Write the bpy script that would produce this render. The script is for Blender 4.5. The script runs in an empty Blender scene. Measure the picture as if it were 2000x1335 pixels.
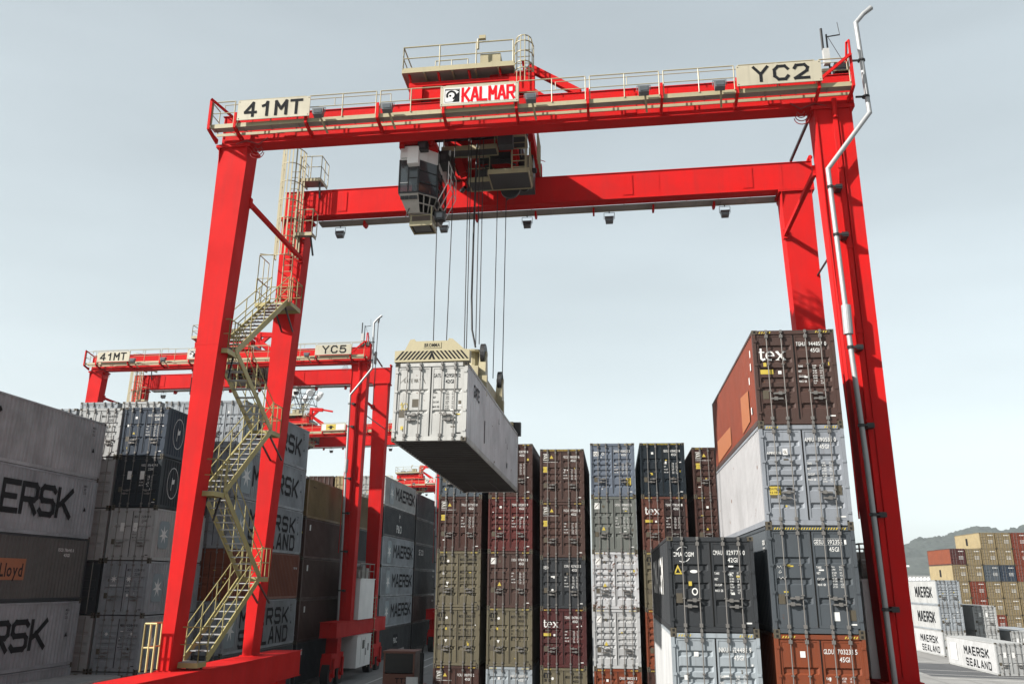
import bpy, math, random
from mathutils import Vector, Matrix
random.seed(7)
SC = bpy.context.scene
COL = SC.collection
R = math.radians
# ---------------------------------------------------------------- camera
def make_camera():
    pitch, yaw, roll, h, f = 0.31672, 0.11222, 0.0095, 7.069, 1787.0
    cy, sy, cp, sp = math.cos(yaw), math.sin(yaw), math.cos(pitch), math.sin(pitch)
    fw = Vector((-sy*cp, cy*cp, sp)); r = Vector((cy, sy, 0)); u = r.cross(fw)
    r2 = r*math.cos(roll)+u*math.sin(roll); u2 = u*math.cos(roll)-r*math.sin(roll)
    cam = bpy.data.cameras.new('camera'); o = bpy.data.objects.new('camera', cam); COL.objects.link(o)
    m = Matrix.Identity(4)
    for i in range(3):
        m[i][0] = r2[i]; m[i][1] = u2[i]; m[i][2] = -fw[i]
    m[2][3] = h
    o.matrix_world = m
    cam.sensor_width = 36; cam.sensor_fit = 'HORIZONTAL'; cam.lens = f/2000*36
    cam.shift_x = 4/2000; cam.shift_y = -0.058
    cam.clip_start = 0.2; cam.clip_end = 9000
    SC.camera = o
make_camera()
# ---------------------------------------------------------------- light
SUN = Vector((1.6, 1.0, -1.2)).normalized()
elev = math.asin(-SUN.z); az = math.atan2(-SUN.x, -SUN.y)     # direction to the sun, measured from +Y towards +X
W = bpy.data.worlds.new('World'); SC.world = W; W.use_nodes = True
nt = W.node_tree; nt.nodes.clear()
sky = nt.nodes.new('ShaderNodeTexSky'); sky.sky_type = 'NISHITA'; sky.sun_disc = False
sky.sun_elevation = elev; sky.sun_rotation = az; sky.air_density = 1.0; sky.dust_density = 1.6; sky.ozone_density = 1.2
hs = nt.nodes.new('ShaderNodeHueSaturation'); hs.inputs['Saturation'].default_value = 0.29; hs.inputs['Value'].default_value = 1.0
bg = nt.nodes.new('ShaderNodeBackground'); bg.inputs['Strength'].default_value = 0.115
out = nt.nodes.new('ShaderNodeOutputWorld')
tint = nt.nodes.new('ShaderNodeMix'); tint.data_type = 'RGBA'; tint.blend_type = 'MULTIPLY'; tint.inputs[0].default_value = 1; tint.inputs[7].default_value = (.93, 1.0, .985, 1)
wc = nt.nodes.new('ShaderNodeTexCoord'); wm = nt.nodes.new('ShaderNodeMapping'); wm.inputs['Scale'].default_value = (1.2, 1.2, 5.0); nt.links.new(wc.outputs['Generated'], wm.inputs[0])
wn = nt.nodes.new('ShaderNodeTexNoise'); wn.inputs['Scale'].default_value = 1.6; wn.inputs['Detail'].default_value = 3; nt.links.new(wm.outputs[0], wn.inputs['Vector'])
wr = nt.nodes.new('ShaderNodeMapRange'); wr.inputs[1].default_value = .3; wr.inputs[2].default_value = .75; wr.inputs[3].default_value = .96; wr.inputs[4].default_value = 1.14; nt.links.new(wn.outputs[0], wr.inputs[0]); nt.links.new(wr.outputs[0], hs.inputs['Value'])
gm = nt.nodes.new('ShaderNodeGamma'); gm.inputs[1].default_value = .7; nt.links.new(sky.outputs[0], gm.inputs[0]); nt.links.new(gm.outputs[0], hs.inputs['Color']); nt.links.new(hs.outputs[0], tint.inputs[6]); nt.links.new(tint.outputs[2], bg.inputs[0]); nt.links.new(bg.outputs[0], out.inputs[0])
sl = bpy.data.lights.new('sun', 'SUN'); sl.energy = 5.0; sl.angle = R(0.5); sl.color = (1, 0.95, 0.88)
so = bpy.data.objects.new('sun', sl); COL.objects.link(so); so.rotation_euler = SUN.to_track_quat('-Z', 'Y').to_euler()
SC.view_settings.view_transform = 'Standard'; SC.view_settings.look = 'None'
SC.view_settings.exposure = 1.32; SC.view_settings.gamma = 1.0
SC.cycles.max_bounces = 5; SC.cycles.diffuse_bounces = 3; SC.cycles.glossy_bounces = 3; SC.cycles.transmission_bounces = 4
# ---------------------------------------------------------------- materials
MATS = {}
KA = .64
def node_mat(name):
    m = bpy.data.materials.new(name); m.use_nodes = True
    return m, m.node_tree, m.node_tree.nodes['Principled BSDF']
def mix(nt, fac, a, b, mode='MIX'):
    n = nt.nodes.new('ShaderNodeMix'); n.data_type = 'RGBA'; n.blend_type = mode
    for s, v in ((n.inputs[0], fac), (n.inputs[6], a), (n.inputs[7], b)):
        if hasattr(v, 'links'): nt.links.new(v, s)
        elif isinstance(v, (int, float)): s.default_value = v
        else: s.default_value = (*v, 1)
    return n.outputs[2]
def noise(nt, vec, scale, detail=4, rough=.6):
    n = nt.nodes.new('ShaderNodeTexNoise'); n.inputs['Scale'].default_value = scale; n.inputs['Detail'].default_value = detail
    n.inputs['Roughness'].default_value = rough; nt.links.new(vec, n.inputs['Vector']); return n.outputs['Fac']
def ramp(nt, v, a, b, ca=0., cb=1.):
    n = nt.nodes.new('ShaderNodeMapRange'); n.inputs[1].default_value = a; n.inputs[2].default_value = b
    n.inputs[3].default_value = ca; n.inputs[4].default_value = cb; nt.links.new(v, n.inputs[0]); return n.outputs[0]
def paint(name, col, rough=.5, dirt=.45, rust=.3, metal=0., streak=6., bump=.15, spec=.4):
    if name in MATS: return MATS[name]
    col = tuple(c*KA for c in col)
    m, nt, b = node_mat(name)
    tc = nt.nodes.new('ShaderNodeTexCoord'); oi = nt.nodes.new('ShaderNodeObjectInfo')
    sc = nt.nodes.new('ShaderNodeVectorMath'); sc.operation = 'MULTIPLY_ADD'
    cmb = nt.nodes.new('ShaderNodeCombineXYZ'); mul = nt.nodes.new('ShaderNodeMath'); mul.operation = 'MULTIPLY'; mul.inputs[1].default_value = 91.
    nt.links.new(oi.outputs['Random'], mul.inputs[0])
    for i in range(3): nt.links.new(mul.outputs[0], cmb.inputs[i])
    ad = nt.nodes.new('ShaderNodeVectorMath'); ad.operation = 'ADD'; nt.links.new(tc.outputs['Object'], ad.inputs[0]); nt.links.new(cmb.outputs[0], ad.inputs[1])
    mp = nt.nodes.new('ShaderNodeMapping'); mp.inputs['Scale'].default_value = (streak, streak, .35); nt.links.new(ad.outputs[0], mp.inputs[0])
    n1 = noise(nt, ad.outputs[0], .7, 6); n2 = noise(nt, mp.outputs[0], 1.0, 5, .65); n3 = noise(nt, ad.outputs[0], 3.2, 8, .72)
    dk = tuple(c*.45+.012 for c in col)
    c = mix(nt, ramp(nt, n1, .35, .75, 0, dirt), col, dk)
    c = mix(nt, ramp(nt, n2, .5, .78, 0, dirt*1.1), c, tuple(x*.5+.015 for x in col))
    if rust > 0:
        c = mix(nt, ramp(nt, n3, .70-.12*rust, .74-.12*rust, 0, .9), c, (.075, .032, .016))
        c = mix(nt, ramp(nt, n2, .66, .76, 0, rust*.8), c, (.11, .05, .026))
    nt.links.new(c, b.inputs['Base Color'])
    nt.links.new(ramp(nt, n1, .3, .7, rough-.08, rough+.15), b.inputs['Roughness'])
    b.inputs['Metallic'].default_value = metal; b.inputs['Specular IOR Level'].default_value = spec
    if bump:
        bn = nt.nodes.new('ShaderNodeBump'); bn.inputs['Strength'].default_value = bump; bn.inputs['Distance'].default_value = .02
        nt.links.new(n3, bn.inputs['Height']); nt.links.new(bn.outputs[0], b.inputs['Normal'])
    MATS[name] = m; return m
def plain(name, col, rough=.6, metal=0., spec=.4, alpha=1.):
    if name in MATS: return MATS[name]
    col = tuple(c*(.85 if 'lettering' in name else KA) for c in col)
    m, nt, b = node_mat(name)
    tc = nt.nodes.new('ShaderNodeTexCoord'); n = noise(nt, tc.outputs['Object'], 5., 5)
    c = mix(nt, ramp(nt, n, .35, .75, 0, .3), col, tuple(x*.55 for x in col)); nt.links.new(c, b.inputs['Base Color'])
    b.inputs['Roughness'].default_value = rough; b.inputs['Metallic'].default_value = metal; b.inputs['Specular IOR Level'].default_value = spec
    MATS[name] = m; return m
RED = paint('crane_red_paint', (.64, .014, .014), .6, .42, .0, streak=4, bump=.06, spec=.05)
CREAM = paint('cream_paint', (.42, .37, .23), .5, .3, .12, bump=.05)
STEEL = plain('galvanised_steel', (.42, .43, .44), .55, .4)
YCREAM = paint('stair_paint', (.40, .34, .135), .55, .35, .12, bump=.05)
GRATE = paint('walkway_grating', (.33, .31, .28), .6, .4, .1)
DARK = plain('dark_steel', (.02, .02, .022), .5)
BLACK = plain('black_lettering', (.012, .013, .015), .85, spec=.1)
ROPE = plain('wire_rope', (.012, .012, .014), .6)
WHITE = plain('white_lettering', (.58, .58, .57), .7, spec=.15)
YELL = plain('yellow_marking', (.55, .42, .06), .6)
REDL = plain('red_lettering', (.55, .004, .012), .8, spec=.1)
CAST = paint('corner_casting_steel', (.085, .07, .045), .6, .5, .5)
HOLE = plain('casting_hole', (.004, .004, .004), .9)
BAR = paint('galvanised_bar', (.20, .19, .18), .45, .5, .3, metal=.3)
FLOOR = paint('container_underside', (.07, .062, .058), .8, .5, .3)
RUBBER = plain('rubber', (.012, .012, .012), .85)
WHP = paint('white_panel_paint', (.95, .95, .95), .45, .2, .05)
BLUE = plain('pale_blue_emblem', (.22, .28, .31), .6)
SIGNB = paint('sign_board', (.50, .46, .35), .55, .45, .18, bump=.05)
LAMPG = plain('lamp_glass', (.09, .10, .11), .12, spec=.8)
def glass():
    m, nt, b = node_mat('cab_glass')
    b.inputs['Base Color'].default_value = (.02, .03, .035, 1); b.inputs['Roughness'].default_value = .06
    b.inputs['Specular IOR Level'].default_value = .8; b.inputs['Alpha'].default_value = .78
    return m
GLASS = glass()
# ---------------------------------------------------------------- mesh builder
class MB:
    def __init__(s): s.v = []; s.f = []; s.m = []; s.k = 0
    def add(s, vs, fs, k=None):
        o = len(s.v); s.v += [tuple(v) for v in vs]; s.f += [tuple(i+o for i in f) for f in fs]; s.m += [s.k if k is None else k]*len(fs)
        return s
    def box(s, a, b, k=None):
        x0, y0, z0 = [min(p, q) for p, q in zip(a, b)]; x1, y1, z1 = [max(p, q) for p, q in zip(a, b)]
        return s.add([(x0,y0,z0),(x1,y0,z0),(x1,y1,z0),(x0,y1,z0),(x0,y0,z1),(x1,y0,z1),(x1,y1,z1),(x0,y1,z1)],
                     [(0,3,2,1),(4,5,6,7),(0,1,5,4),(1,2,6,5),(2,3,7,6),(3,0,4,7)], k)
    def hexa(s, bot, top, k=None):            # two quads, counter-clockwise seen from above
        return s.add(list(bot)+list(top), [(0,3,2,1),(4,5,6,7),(0,1,5,4),(1,2,6,5),(2,3,7,6),(3,0,4,7)], k)
    def beam(s, p, q, w, h, k=None, up=(0,0,1)):
        p, q = Vector(p), Vector(q); d = (q-p).normalized(); u = Vector(up)
        if abs(d.dot(u)) > .98: u = Vector((0,1,0))
        r = d.cross(u).normalized(); u = r.cross(d).normalized()
        c = [(-1,-1),(1,-1),(1,1),(-1,1)]
        vs = [p+r*(a*w/2)+u*(b*h/2) for a, b in c]+[q+r*(a*w/2)+u*(b*h/2) for a, b in c]
        return s.add(vs, [(0,1,2,3),(7,6,5,4),(0,4,5,1),(1,5,6,2),(2,6,7,3),(3,7,4,0)], k)
    def tube(s, p, q, r, n=7, k=None, r2=None, cap=True):
        p, q = Vector(p), Vector(q); d = (q-p).normalized(); u = Vector((0,0,1)) if abs(d.z) < .9 else Vector((1,0,0))
        a = d.cross(u).normalized(); b = d.cross(a); r2 = r if r2 is None else r2
        vs = []
        for c, rr in ((p, r), (q, r2)):
            for i in range(n):
                t = 2*math.pi*i/n; vs.append(c+a*(rr*math.cos(t))+b*(rr*math.sin(t)))
        fs = [(i, i+n, (i+1) % n+n, (i+1) % n) for i in range(n)]
        if cap: fs += [tuple(range(n)), tuple(range(2*n-1, n-1, -1))]
        return s.add(vs, fs, k)
    def path(s, pts, r, n=7, k=None):
        for a, b in zip(pts, pts[1:]):
            a, b = Vector(a), Vector(b); d = (b-a).normalized()*r*.35; s.tube(a-d, b+d, r, n, k)
        return s
    def prism(s, poly, fn, d0, d1, k=None):   # poly 2D, fn(a,b,d)->3D
        n = len(poly); vs = [fn(a, b, d0) for a, b in poly]+[fn(a, b, d1) for a, b in poly]
        return s.add(vs, [tuple(range(n)), tuple(range(2*n-1, n-1, -1))]+[(i, i+n, (i+1) % n+n, (i+1) % n) for i in range(n)], k)
    def mesh(s, name, mats, xf=None, smooth=False):
        me = bpy.data.meshes.new(name); me.from_pydata([xf(v) for v in s.v] if xf else s.v, [], s.f)
        for m in (mats if isinstance(mats, (list, tuple)) else [mats]): me.materials.append(m)
        for p, k in zip(me.polygons, s.m): p.material_index = k; p.use_smooth = smooth
        me.validate(); return me
def link(name, me, parent=None, mats=None):
    o = bpy.data.objects.new(name, me); COL.objects.link(o)
    if parent: o.parent = parent
    if mats:
        for i, m in enumerate(mats):
            if m is not None and i < len(o.material_slots): o.material_slots[i].link = 'OBJECT'; o.material_slots[i].material = m
    return o
def tag(o, label, cat=None, group=None, kind=None):
    if label: o['label'] = label
    if cat: o['category'] = cat
    if group: o['group'] = group
    if kind: o['kind'] = kind
    return o
def empty(name, loc, label, cat, group=None):
    o = bpy.data.objects.new(name, None); COL.objects.link(o); o.location = loc; return tag(o, label, cat, group)
# ---------------------------------------------------------------- lettering
GL = {}
def make_glyphs(chars):
    for bold in (0, 1):
        for ch in chars:
            cu = bpy.data.curves.new('t', 'FONT'); cu.body = ch; cu.resolution_u = 2; cu.offset = .02 if bold else .008; cu.fill_mode = 'FRONT'
            o = bpy.data.objects.new('t', cu); COL.objects.link(o)
            bpy.context.view_layer.update()
            e = o.evaluated_get(bpy.context.evaluated_depsgraph_get()); me = e.to_mesh()
            vs = [(v.co.x/.7, v.co.y/.7) for v in me.vertices]; fs = [tuple(p.vertices) for p in me.polygons]
            e.to_mesh_clear(); bpy.data.objects.remove(o); bpy.data.curves.remove(cu)
            if vs:
                x0 = min(v[0] for v in vs); vs = [(a-x0, b) for a, b in vs]
                GL[ch, bold] = (vs, fs, max(v[0] for v in vs))
            else: GL[ch, bold] = ([], [], .4)
make_glyphs('ABCDEFGHIJKLMNOPQRSTUVWXYZ0123456789.&abcdefghiklmnorstuwxy')
def text(mb, st, P, h, sx=1., bold=0, k=0, gap=.13, width=None):
    # P(x, y) -> 3D; h = cap height
    tot = sum((GL[c, bold][2] if (c, bold) in GL else .45)+gap for c in st)-gap
    if width: sx = width/(tot*h)
    x = 0
    for c in st:
        if (c, bold) in GL:
            vs, fs, w = GL[c, bold]; mb.add([P((x+a)*h*sx, b*h) for a, b in vs], fs, k)
        else: w = .45
        x += w+gap
    return tot*h*sx
STROKE = {  # block letters in a 1 x 1.3 cell
 'M': [[(0,0),(0,1.3),(.5,.55),(1,1.3),(1,0)]], 'A': [[(0,0),(.45,1.3),(.62,1.3),(1,0)],[(.22,.4),(.82,.4)]],
 'E': [[(1,0),(0,0),(0,1.3),(1,1.3)],[(0,.65),(.85,.65)]], 'R': [[(0,0),(0,1.3),(.85,1.3),(1,1.15),(1,.75),(.85,.6),(0,.6)],[(.5,.6),(1,0)]],
 'S': [[(0,.15),(.15,0),(.85,0),(1,.15),(1,.5),(.85,.65),(.15,.65),(0,.8),(0,1.15),(.15,1.3),(.85,1.3),(1,1.15)]],
 'K': [[(0,0),(0,1.3)],[(0,.45),(.3,.65),(1,1.3)],[(.3,.7),(1,0)]], 'L': [[(0,1.3),(0,0),(.9,0)]], 'N': [[(0,0),(0,1.3),(1,0),(1,1.3)]],
 'T': [[(0,1.3),(1,1.3)],[(.5,1.3),(.5,0)]], 'Y': [[(0,1.3),(.5,.62),(1,1.3)],[(.5,.62),(.5,0)]], 'C': [[(1,1.0),(.8,1.27),(.3,1.27),(.02,.95),(.02,.35),(.3,.03),(.8,.03),(1,.3)]],
 '2': [[(0,1.0),(.15,1.26),(.75,1.28),(.97,1.0),(.9,.7),(.02,.03),(1,.03)]], '5': [[(.95,1.27),(.15,1.27),(.08,.68),(.3,.8),(.8,.78),(1,.5),(.95,.2),(.7,.02),(.25,.02),(.02,.25)]],
 '4': [[(.72,0),(.72,1.3),(0,.42),(0,.36),(1,.36)]], '1': [[(.2,.95),(.5,1.05),(.62,1.3),(.62,0)]],
 'D': [[(0,0),(0,1.3),(.75,1.3),(1,1.05),(1,.25),(.75,0),(0,0)]],
}
def strokes(mb, st, P, h, w, pitch, t=.2, k=0):
    s = 0
    for i, c in enumerate(st):
        for pl in STROKE.get(c, []):
            for (x0, y0), (x1, y1) in zip(pl, pl[1:]):
                a = Vector((x0*w+i*pitch, y0/1.3*h)); b = Vector((x1*w+i*pitch, y1/1.3*h)); d = (b-a).normalized()*t*h*.5; n = Vector((-d.y, d.x))
                a -= d*.9; b += d*.9; s += 1
                mb.add([P(q.x, q.y, .0006*(s % 12)) for q in (a-n, b-n, b+n, a+n)], [(0,1,2,3)], k)
def star(mb, P, r, n=7, k=0):
    vs = [P(0, 0)]
    for i in range(2*n):
        t = math.pi*i/n; rr = r if i % 2 == 0 else r*.33; vs.append(P(rr*math.sin(t), rr*math.cos(t)))
    mb.add(vs, [(0, (i+1) % (2*n)+1, i+1) for i in range(2*n)], k)
def quad(mb, P, x0, y0, x1, y1, k=0): mb.add([P(x0,y0), P(x1,y0), P(x1,y1), P(x0,y1)], [(0,1,2,3)], k)
# ---------------------------------------------------------------- shipping containers
CW = 2.438
CACHE = {}
def cframe(H, L, gooseneck=False):
    b = MB(); W_ = CW
    for x0, x1 in ((0, .06), (W_-.06, W_)):
        b.box((x0, .16, .02), (x1, L-.16, .17)); b.box((x0, .16, H-.09), (x1, L-.16, H-.01))
    for x0, x1 in ((.004, .10), (W_-.10, W_-.004)):
        b.box((x0, .004, .11), (x1, .13, H-.11)); b.box((x0, L-.13, .11), (x1, L-.004, H-.11))
    for y0, y1 in ((.006, .14), (L-.14, L-.006)):
        b.box((.17, y0, .02), (W_-.17, y1, .15)); b.box((.17, y0, H-.13), (W_-.17, y1, H-.012))
    for x in (0, W_-.162):
        for y in (0, L-.178):
            for z in (0, H-.118):
                b.box((x, y, z), (x+.162, y+.178, z+.118), 1)
                cx, cz = x+.081, z+.059
                ys = y-.003 if y == 0 else y+.181
                q = [(cx-.032, ys, cz-.035), (cx+.032, ys, cz-.035), (cx+.032, ys, cz+.035), (cx-.032, ys, cz+.035)]
                b.add(q if y == 0 else q[::-1], [(0,1,2,3)], 2)
                xs = -.003 if x == 0 else W_+.003; cy = y+.089
                q = [(xs, cy-.04, cz-.035), (xs, cy-.04, cz+.035), (xs, cy+.04, cz+.035), (xs, cy+.04, cz-.035)]
                b.add(q if x == 0 else q[::-1], [(0,1,2,3)], 2)
    return b
def cside(H, L, right):
    b = MB(); y = .13; pts = [(y, 0)]
    n = int((L-.3)/.278); off = (L-.26-n*.278)/2; y += off
    for i in range(n):
        pts += [(y, 0), (y+.075, 0), (y+.135, .052), (y+.215, .052), (y+.278, 0)]; y += .278
    pts.append((L-.13, 0)); vs = []; z0, z1 = .17, H-.09
    for (yy, d) in pts:
        x = CW-.012-d if right else .012+d
        vs += [(x, yy, z0), (x, yy, z1)]
    fs = []
    for i in range(len(pts)-1):
        if pts[i+1][0]-pts[i][0] < 1e-6: continue
        q = (2*i, 2*i+2, 2*i+3, 2*i+1); fs.append(q if right else q[::-1])
    b.add(vs, fs)
    # thin ledges where the sheet meets the rails
    xo = CW-.012 if right else .012
    return b
def croof(H, L):
    b = MB(); y = .14; vs = []; ys = []
    while y < L-.14: ys += [(y, 0), (y+.1, 0), (y+.13, -.018), (y+.2, -.018)]; y += .23
    for yy, d in ys: vs += [(.05, min(yy, L-.14), H-.022+d), (CW-.05, min(yy, L-.14), H-.022+d)]
    b.add(vs, [(2*i, 2*i+1, 2*i+3, 2*i+2) for i in range(len(ys)-1)]); return b
def cfloor(H, L):
    b = MB(); b.box((.06, .14, .15), (CW-.06, L-.14, .17), 1); y = .35
    while y < L-.3: b.box((.06, y, .02), (CW-.06, y+.07, .149)); y += .36
    b.box((.7, L-3.4, .012), (.76, L-.14, .019)); b.box((1.68, L-3.4, .012), (1.74, L-.14, .019))
    return b
def cend(H, L):
    b = MB(); vs = []; x = .1; pts = []
    while x < CW-.12: pts += [(x, 0), (x+.07, 0), (x+.14, .04), (x+.21, .04)]; x += .28
    pts.append((CW-.1, 0))
    for xx, d in pts: vs += [(min(xx, CW-.1), L-.03-d, .15), (min(xx, CW-.1), L-.03-d, H-.12)]
    b.add(vs, [(2*i, 2*i+1, 2*i+3, 2*i+2) for i in range(len(pts)-1)]); return b
BANDS = {'a': [(.30, .12), (.53, .12), (.74, .12)], 'b': [(.14, .1), (.30, .1), (.42, .1), (.54, .1), (.66, .1), (.86, .1)],
         'c': [(.34, .05), (.66, .05)], 'd': [(.2, .1), (.36, .1), (.5, .1), (.64, .1), (.82, .1)]}
def cdoor(H, L, style, left):
    b = MB(); x0, x1 = (.105, CW/2-.006) if left else (CW/2+.006, CW-.105); z0, z1 = .155, H-.135
    yf = .045; bw = .07
    for a, c in ((x0, x0+bw), (x1-bw, x1)): b.box((a, yf-.012, z0), (c, yf+.04, z1))
    for a, c in ((z0, z0+bw), (z1-bw, z1)): b.box((x0+bw, yf-.012, a), (x1-bw, yf+.04, c))
    xs0, xs1 = x0+bw, x1-bw; h = z1-z0-2*bw; pz = [(z0+bw, 0)]
    for c, w in sorted(BANDS[style]):
        c = z0+bw+h*(1-c); pz.append((c, w))
    zz = [(z0+bw, 0)]
    for c, w in sorted(pz[1:]):
        zz += [(c-w/2-.035, 0), (c-w/2, .045), (c+w/2, .045), (c+w/2+.035, 0)]
    zz.append((z1-bw, 0)); vs = []
    # panel: bands stop short of the frame
    m = .05
    for z, d in zz:
        vs += [(xs0, yf, z), (xs0+m, yf+d, z), (xs1-m, yf+d, z), (xs1, yf, z)]
    fs = []
    for i in range(len(zz)-1):
        for j in range(3): fs.append((4*i+j, 4*i+j+1, 4*i+5+j, 4*i+4+j))
    b.add(vs, fs)
    # hinges on the outer edge
    for t in (.08, .36, .64, .92):
        z = z0+(z1-z0)*t; xc = x0-.03 if left else x1+.03
        b.box((xc-.05, yf-.06, z-.035), (xc+.05, yf-.012, z+.035))
    # gasket line
    xg = x1 if left else x0
    b.box((xg-.012, yf-.02, z0+.02), (xg+.012, yf-.013, z1-.02), 1)
    return b
def cbar(H, hz, direction):
    b = MB(); y = -.012
    b.tube((0, y, .05), (0, y, H-.05), .017, 8)
    for z in (.05, H-.05): b.box((-.035, y-.03, z-.045), (.035, y+.03, z+.045))
    for z in (.19, H-.20): b.box((-.045, y-.028, z-.05), (.045, y+.05, z+.05))
    for t in (.35, .63): z = H*t; b.box((-.04, y-.022, z-.015), (.04, y+.05, z+.015))
    d = direction
    b.beam((0, y-.03, hz), (d*.36, y-.035, hz-.01), .018, .045); b.box((d*.15-.05, y-.05, hz-.05), (d*.15+.05, y+.05, hz+.05)); b.box((d*.30-.03, y-.04, hz-.03), (d*.30+.03, y+.05, hz+.02))
    return b
def cached(key, fn, mats):
    if key not in CACHE: CACHE[key] = fn().mesh(key[0], mats)
    return CACHE[key]
BX = (.42, .86, 1.58-.0, 2.02)
WORDS = ['TARE', 'NET', 'CU.CAP', 'MAX GR']
def stripes(b, H, full, k):
    z0, z1 = H-.105, H-.045; xs = [.2+.075*i for i in range(5)] if not full else [.2+.075*i for i in range(27)]
    if not full: xs = xs+[CW-.56+.075*i for i in range(5)]
    for x in xs: b.add([(x, .002, z0), (x+.035, .002, z0), (x+.07, .002, z1), (x+.035, .002, z1)], [(0,1,2,3)], k)
def shipping_container(x, y, z, H=2.896, L=12.19, col=None, label='', group=None, style='a', door='white', ids=None, logo=None,
                       hazard=None, far=False, side=None, tilt=(0, 0, 0), coats=None, rightdoor=None, plate=True):
    m = col; t = empty('shipping_container', (x, y, z), label, 'container', group); t.rotation_euler = tilt
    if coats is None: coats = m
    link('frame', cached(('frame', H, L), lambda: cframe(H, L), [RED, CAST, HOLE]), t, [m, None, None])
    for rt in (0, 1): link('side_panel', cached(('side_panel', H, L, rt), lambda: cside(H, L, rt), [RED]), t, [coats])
    link('roof', cached(('roof', H, L), lambda: croof(H, L), [RED]), t, [m])
    if not far:
        link('floor', cached(('floor', H, L), lambda: cfloor(H, L), [FLOOR, HOLE]), t)
    link('end_panel', cached(('end_panel', H, L), lambda: cend(H, L), [RED]), t, [m])
    hz = H*.27
    for left in (1, 0):
        d = link('door', cached(('door', H, style, left), lambda: cdoor(H, L, style, left), [RED, HOLE]), t, [m if left or rightdoor is None else rightdoor, None])
        if far:
            def bars():
                b = MB()
                for xx in ((.42, .86) if left else (1.58, 2.02)): b.tube((xx, -.012, .05), (xx, -.012, H-.05), .022, 6)
                return b
            tag(link('locking_bars', cached(('locking_bars', H, left), bars, [BAR]), d), None)
        else:
            for xx, dr, dz in (((.42, 1, 0), (.86, -1, .16)) if left else ((1.58, 1, .16), (2.02, -1, 0))):
                q = link('locking_bar', cached(('locking_bar', H, dr, dz), lambda: cbar(H, hz+dz, dr), [BAR]), d); q.location = (xx, 0, 0)
    # lettering on the doors
    lm = {'white': WHITE, 'black': BLACK}[door]
    b = MB(); yy = .036
    P = lambda ox, oz: (lambda a, c, e=0: (ox+a, yy-e, oz+c))
    if ids and not far:
        s4, num = ids.split(' ', 1); code = num.split('/')[1]; num = num.split('/')[0]
        zt = H-.50
        text(b, s4, P(1.29, zt), .125, width=.27); text(b, num[:6], P(1.66, zt), .125, width=.42); text(b, num[-1:], P(2.13, zt), .125, width=.06); text(b, code, P(1.70, zt-.20), .125, width=.27)
        for r_, wd in enumerate(WORDS):
            zr = H*.60-r_*.155
            text(b, wd, P(1.30, zr), .06, .62, 1)
            for u in (0, .07): text(b, random.choice(['30.480', '3.900', '26.580', '76.4', '67.200', '2.700']), P(1.72, zr+.02-u), .048, .62, 0)
            for u in (0, .07): text(b, random.choice(['KGS', 'LBS', 'KG', 'LB']), P(1.93, zr+.02-u), .048, .62, 0)
        quad(b, P(0, 0), 2.10, .24, 2.26, .28, 0)
        if not logo: quad(b, P(0, 0), .62, H-.62, .74, H-.50, 0)
    elif ids:
        for i in range(3): quad(b, P(0, 0), 1.35, H*.5-.2*i, 2.15, H*.5+.06-.2*i, 0)
        quad(b, P(0, 0), 1.35, H-.5, 2.2, H-.4, 0)
    if not far:
        rs = random.Random(label)
        for _ in range(rs.randint(3, 7)):
            sx_ = rs.choice((rs.uniform(.2, .36), rs.uniform(.48, .78), rs.uniform(1.3, 1.52), rs.uniform(1.68, 1.92), rs.uniform(2.08, 2.2))); sz_ = H*rs.choice((.16, .36, .46, .60, .62, .7))+rs.uniform(-.1, .1)
            w_, h_ = rs.choice(((.05, .05), (.1, .05), (.09, .12), (.14, .04), (.03, .1))); quad(b, lambda a, c, e=0: (a, .0385, c), sx_, sz_, sx_+w_, sz_+h_, rs.choice((6, 6, 1, 3, 3)))
    if hazard is not None: stripes(b, H, hazard == 'full', 1)
    if logo and not far: logo(b, H, P)
    if plate and not far:
        quad(b, lambda a, c, e=0: (a, .0382, c), .20, .78, .38, 1.04, 3)
        if not logo: b.add([P(0,0)(.56, 1.16), P(0,0)(.70, 1.16), P(0,0)(.63, 1.28)], [(0,1,2)], 1)
    if b.v: link('lettering', b.mesh('lettering', [lm, YELL, BLUE, CAST, BLACK, REDL, WHITE]), t)
    if side:
        for sd in (side if isinstance(side, list) else [side]):
            b = MB(); mats = sd(b, H, L)
            if b.v: link('side_lettering', b.mesh('side_lettering', mats), t)
    return t
# door emblems: slots 0 own colour, 1 yellow, 2 pale blue, 3 dark plate, 4 black, 5 red, 6 white
def serif_tex(b, H, P, s=.34, x=.16, dz=.92, k=6):
    Q = P(x, H-dz); w = s*.17
    def st(pts, t=w):
        for (x0, y0), (x1, y1) in zip(pts, pts[1:]):
            a = Vector((x0, y0))*s; c = Vector((x1, y1))*s; d = (c-a).normalized()*t*.5; n = Vector((-d.y, d.x)); a -= d*.6; c += d*.6; st.n += 1
            b.add([Q(q.x, q.y, .0006*(st.n % 14)) for q in (a-n, c-n, c+n, a+n)], [(0,1,2,3)], k)
    st.n = 0
    st([(.22, 1.0), (.22, .12), (.35, 0), (.52, .08)]); st([(0, .7), (.5, .7)], w*.55)
    ring = [(1.0+.33*math.cos(t), .36+.37*math.sin(t)) for t in [i*math.pi/7-.45+.45 for i in range(12)]]
    st(ring, w*.8); st([(.7, .38), (1.32, .38)], w*.5)
    st([(1.62, .72), (2.22, 0)], w*1.15); st([(2.2, .72), (1.62, 0)], w*.6)
    for u in (1.62, 2.2): st([(u-.12, .73), (u+.14, .73)], w*.45); st([(u-.12, 0), (u+.14, 0)], w*.45)
def logo_tex(b, H, P):
    serif_tex(b, H, P); quad(b, P(0,0), .18, H*.53, .56, H*.53+.14, 1); quad(b, P(0,0), .7, H*.53, .8, H*.53+.1, 6)
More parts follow.
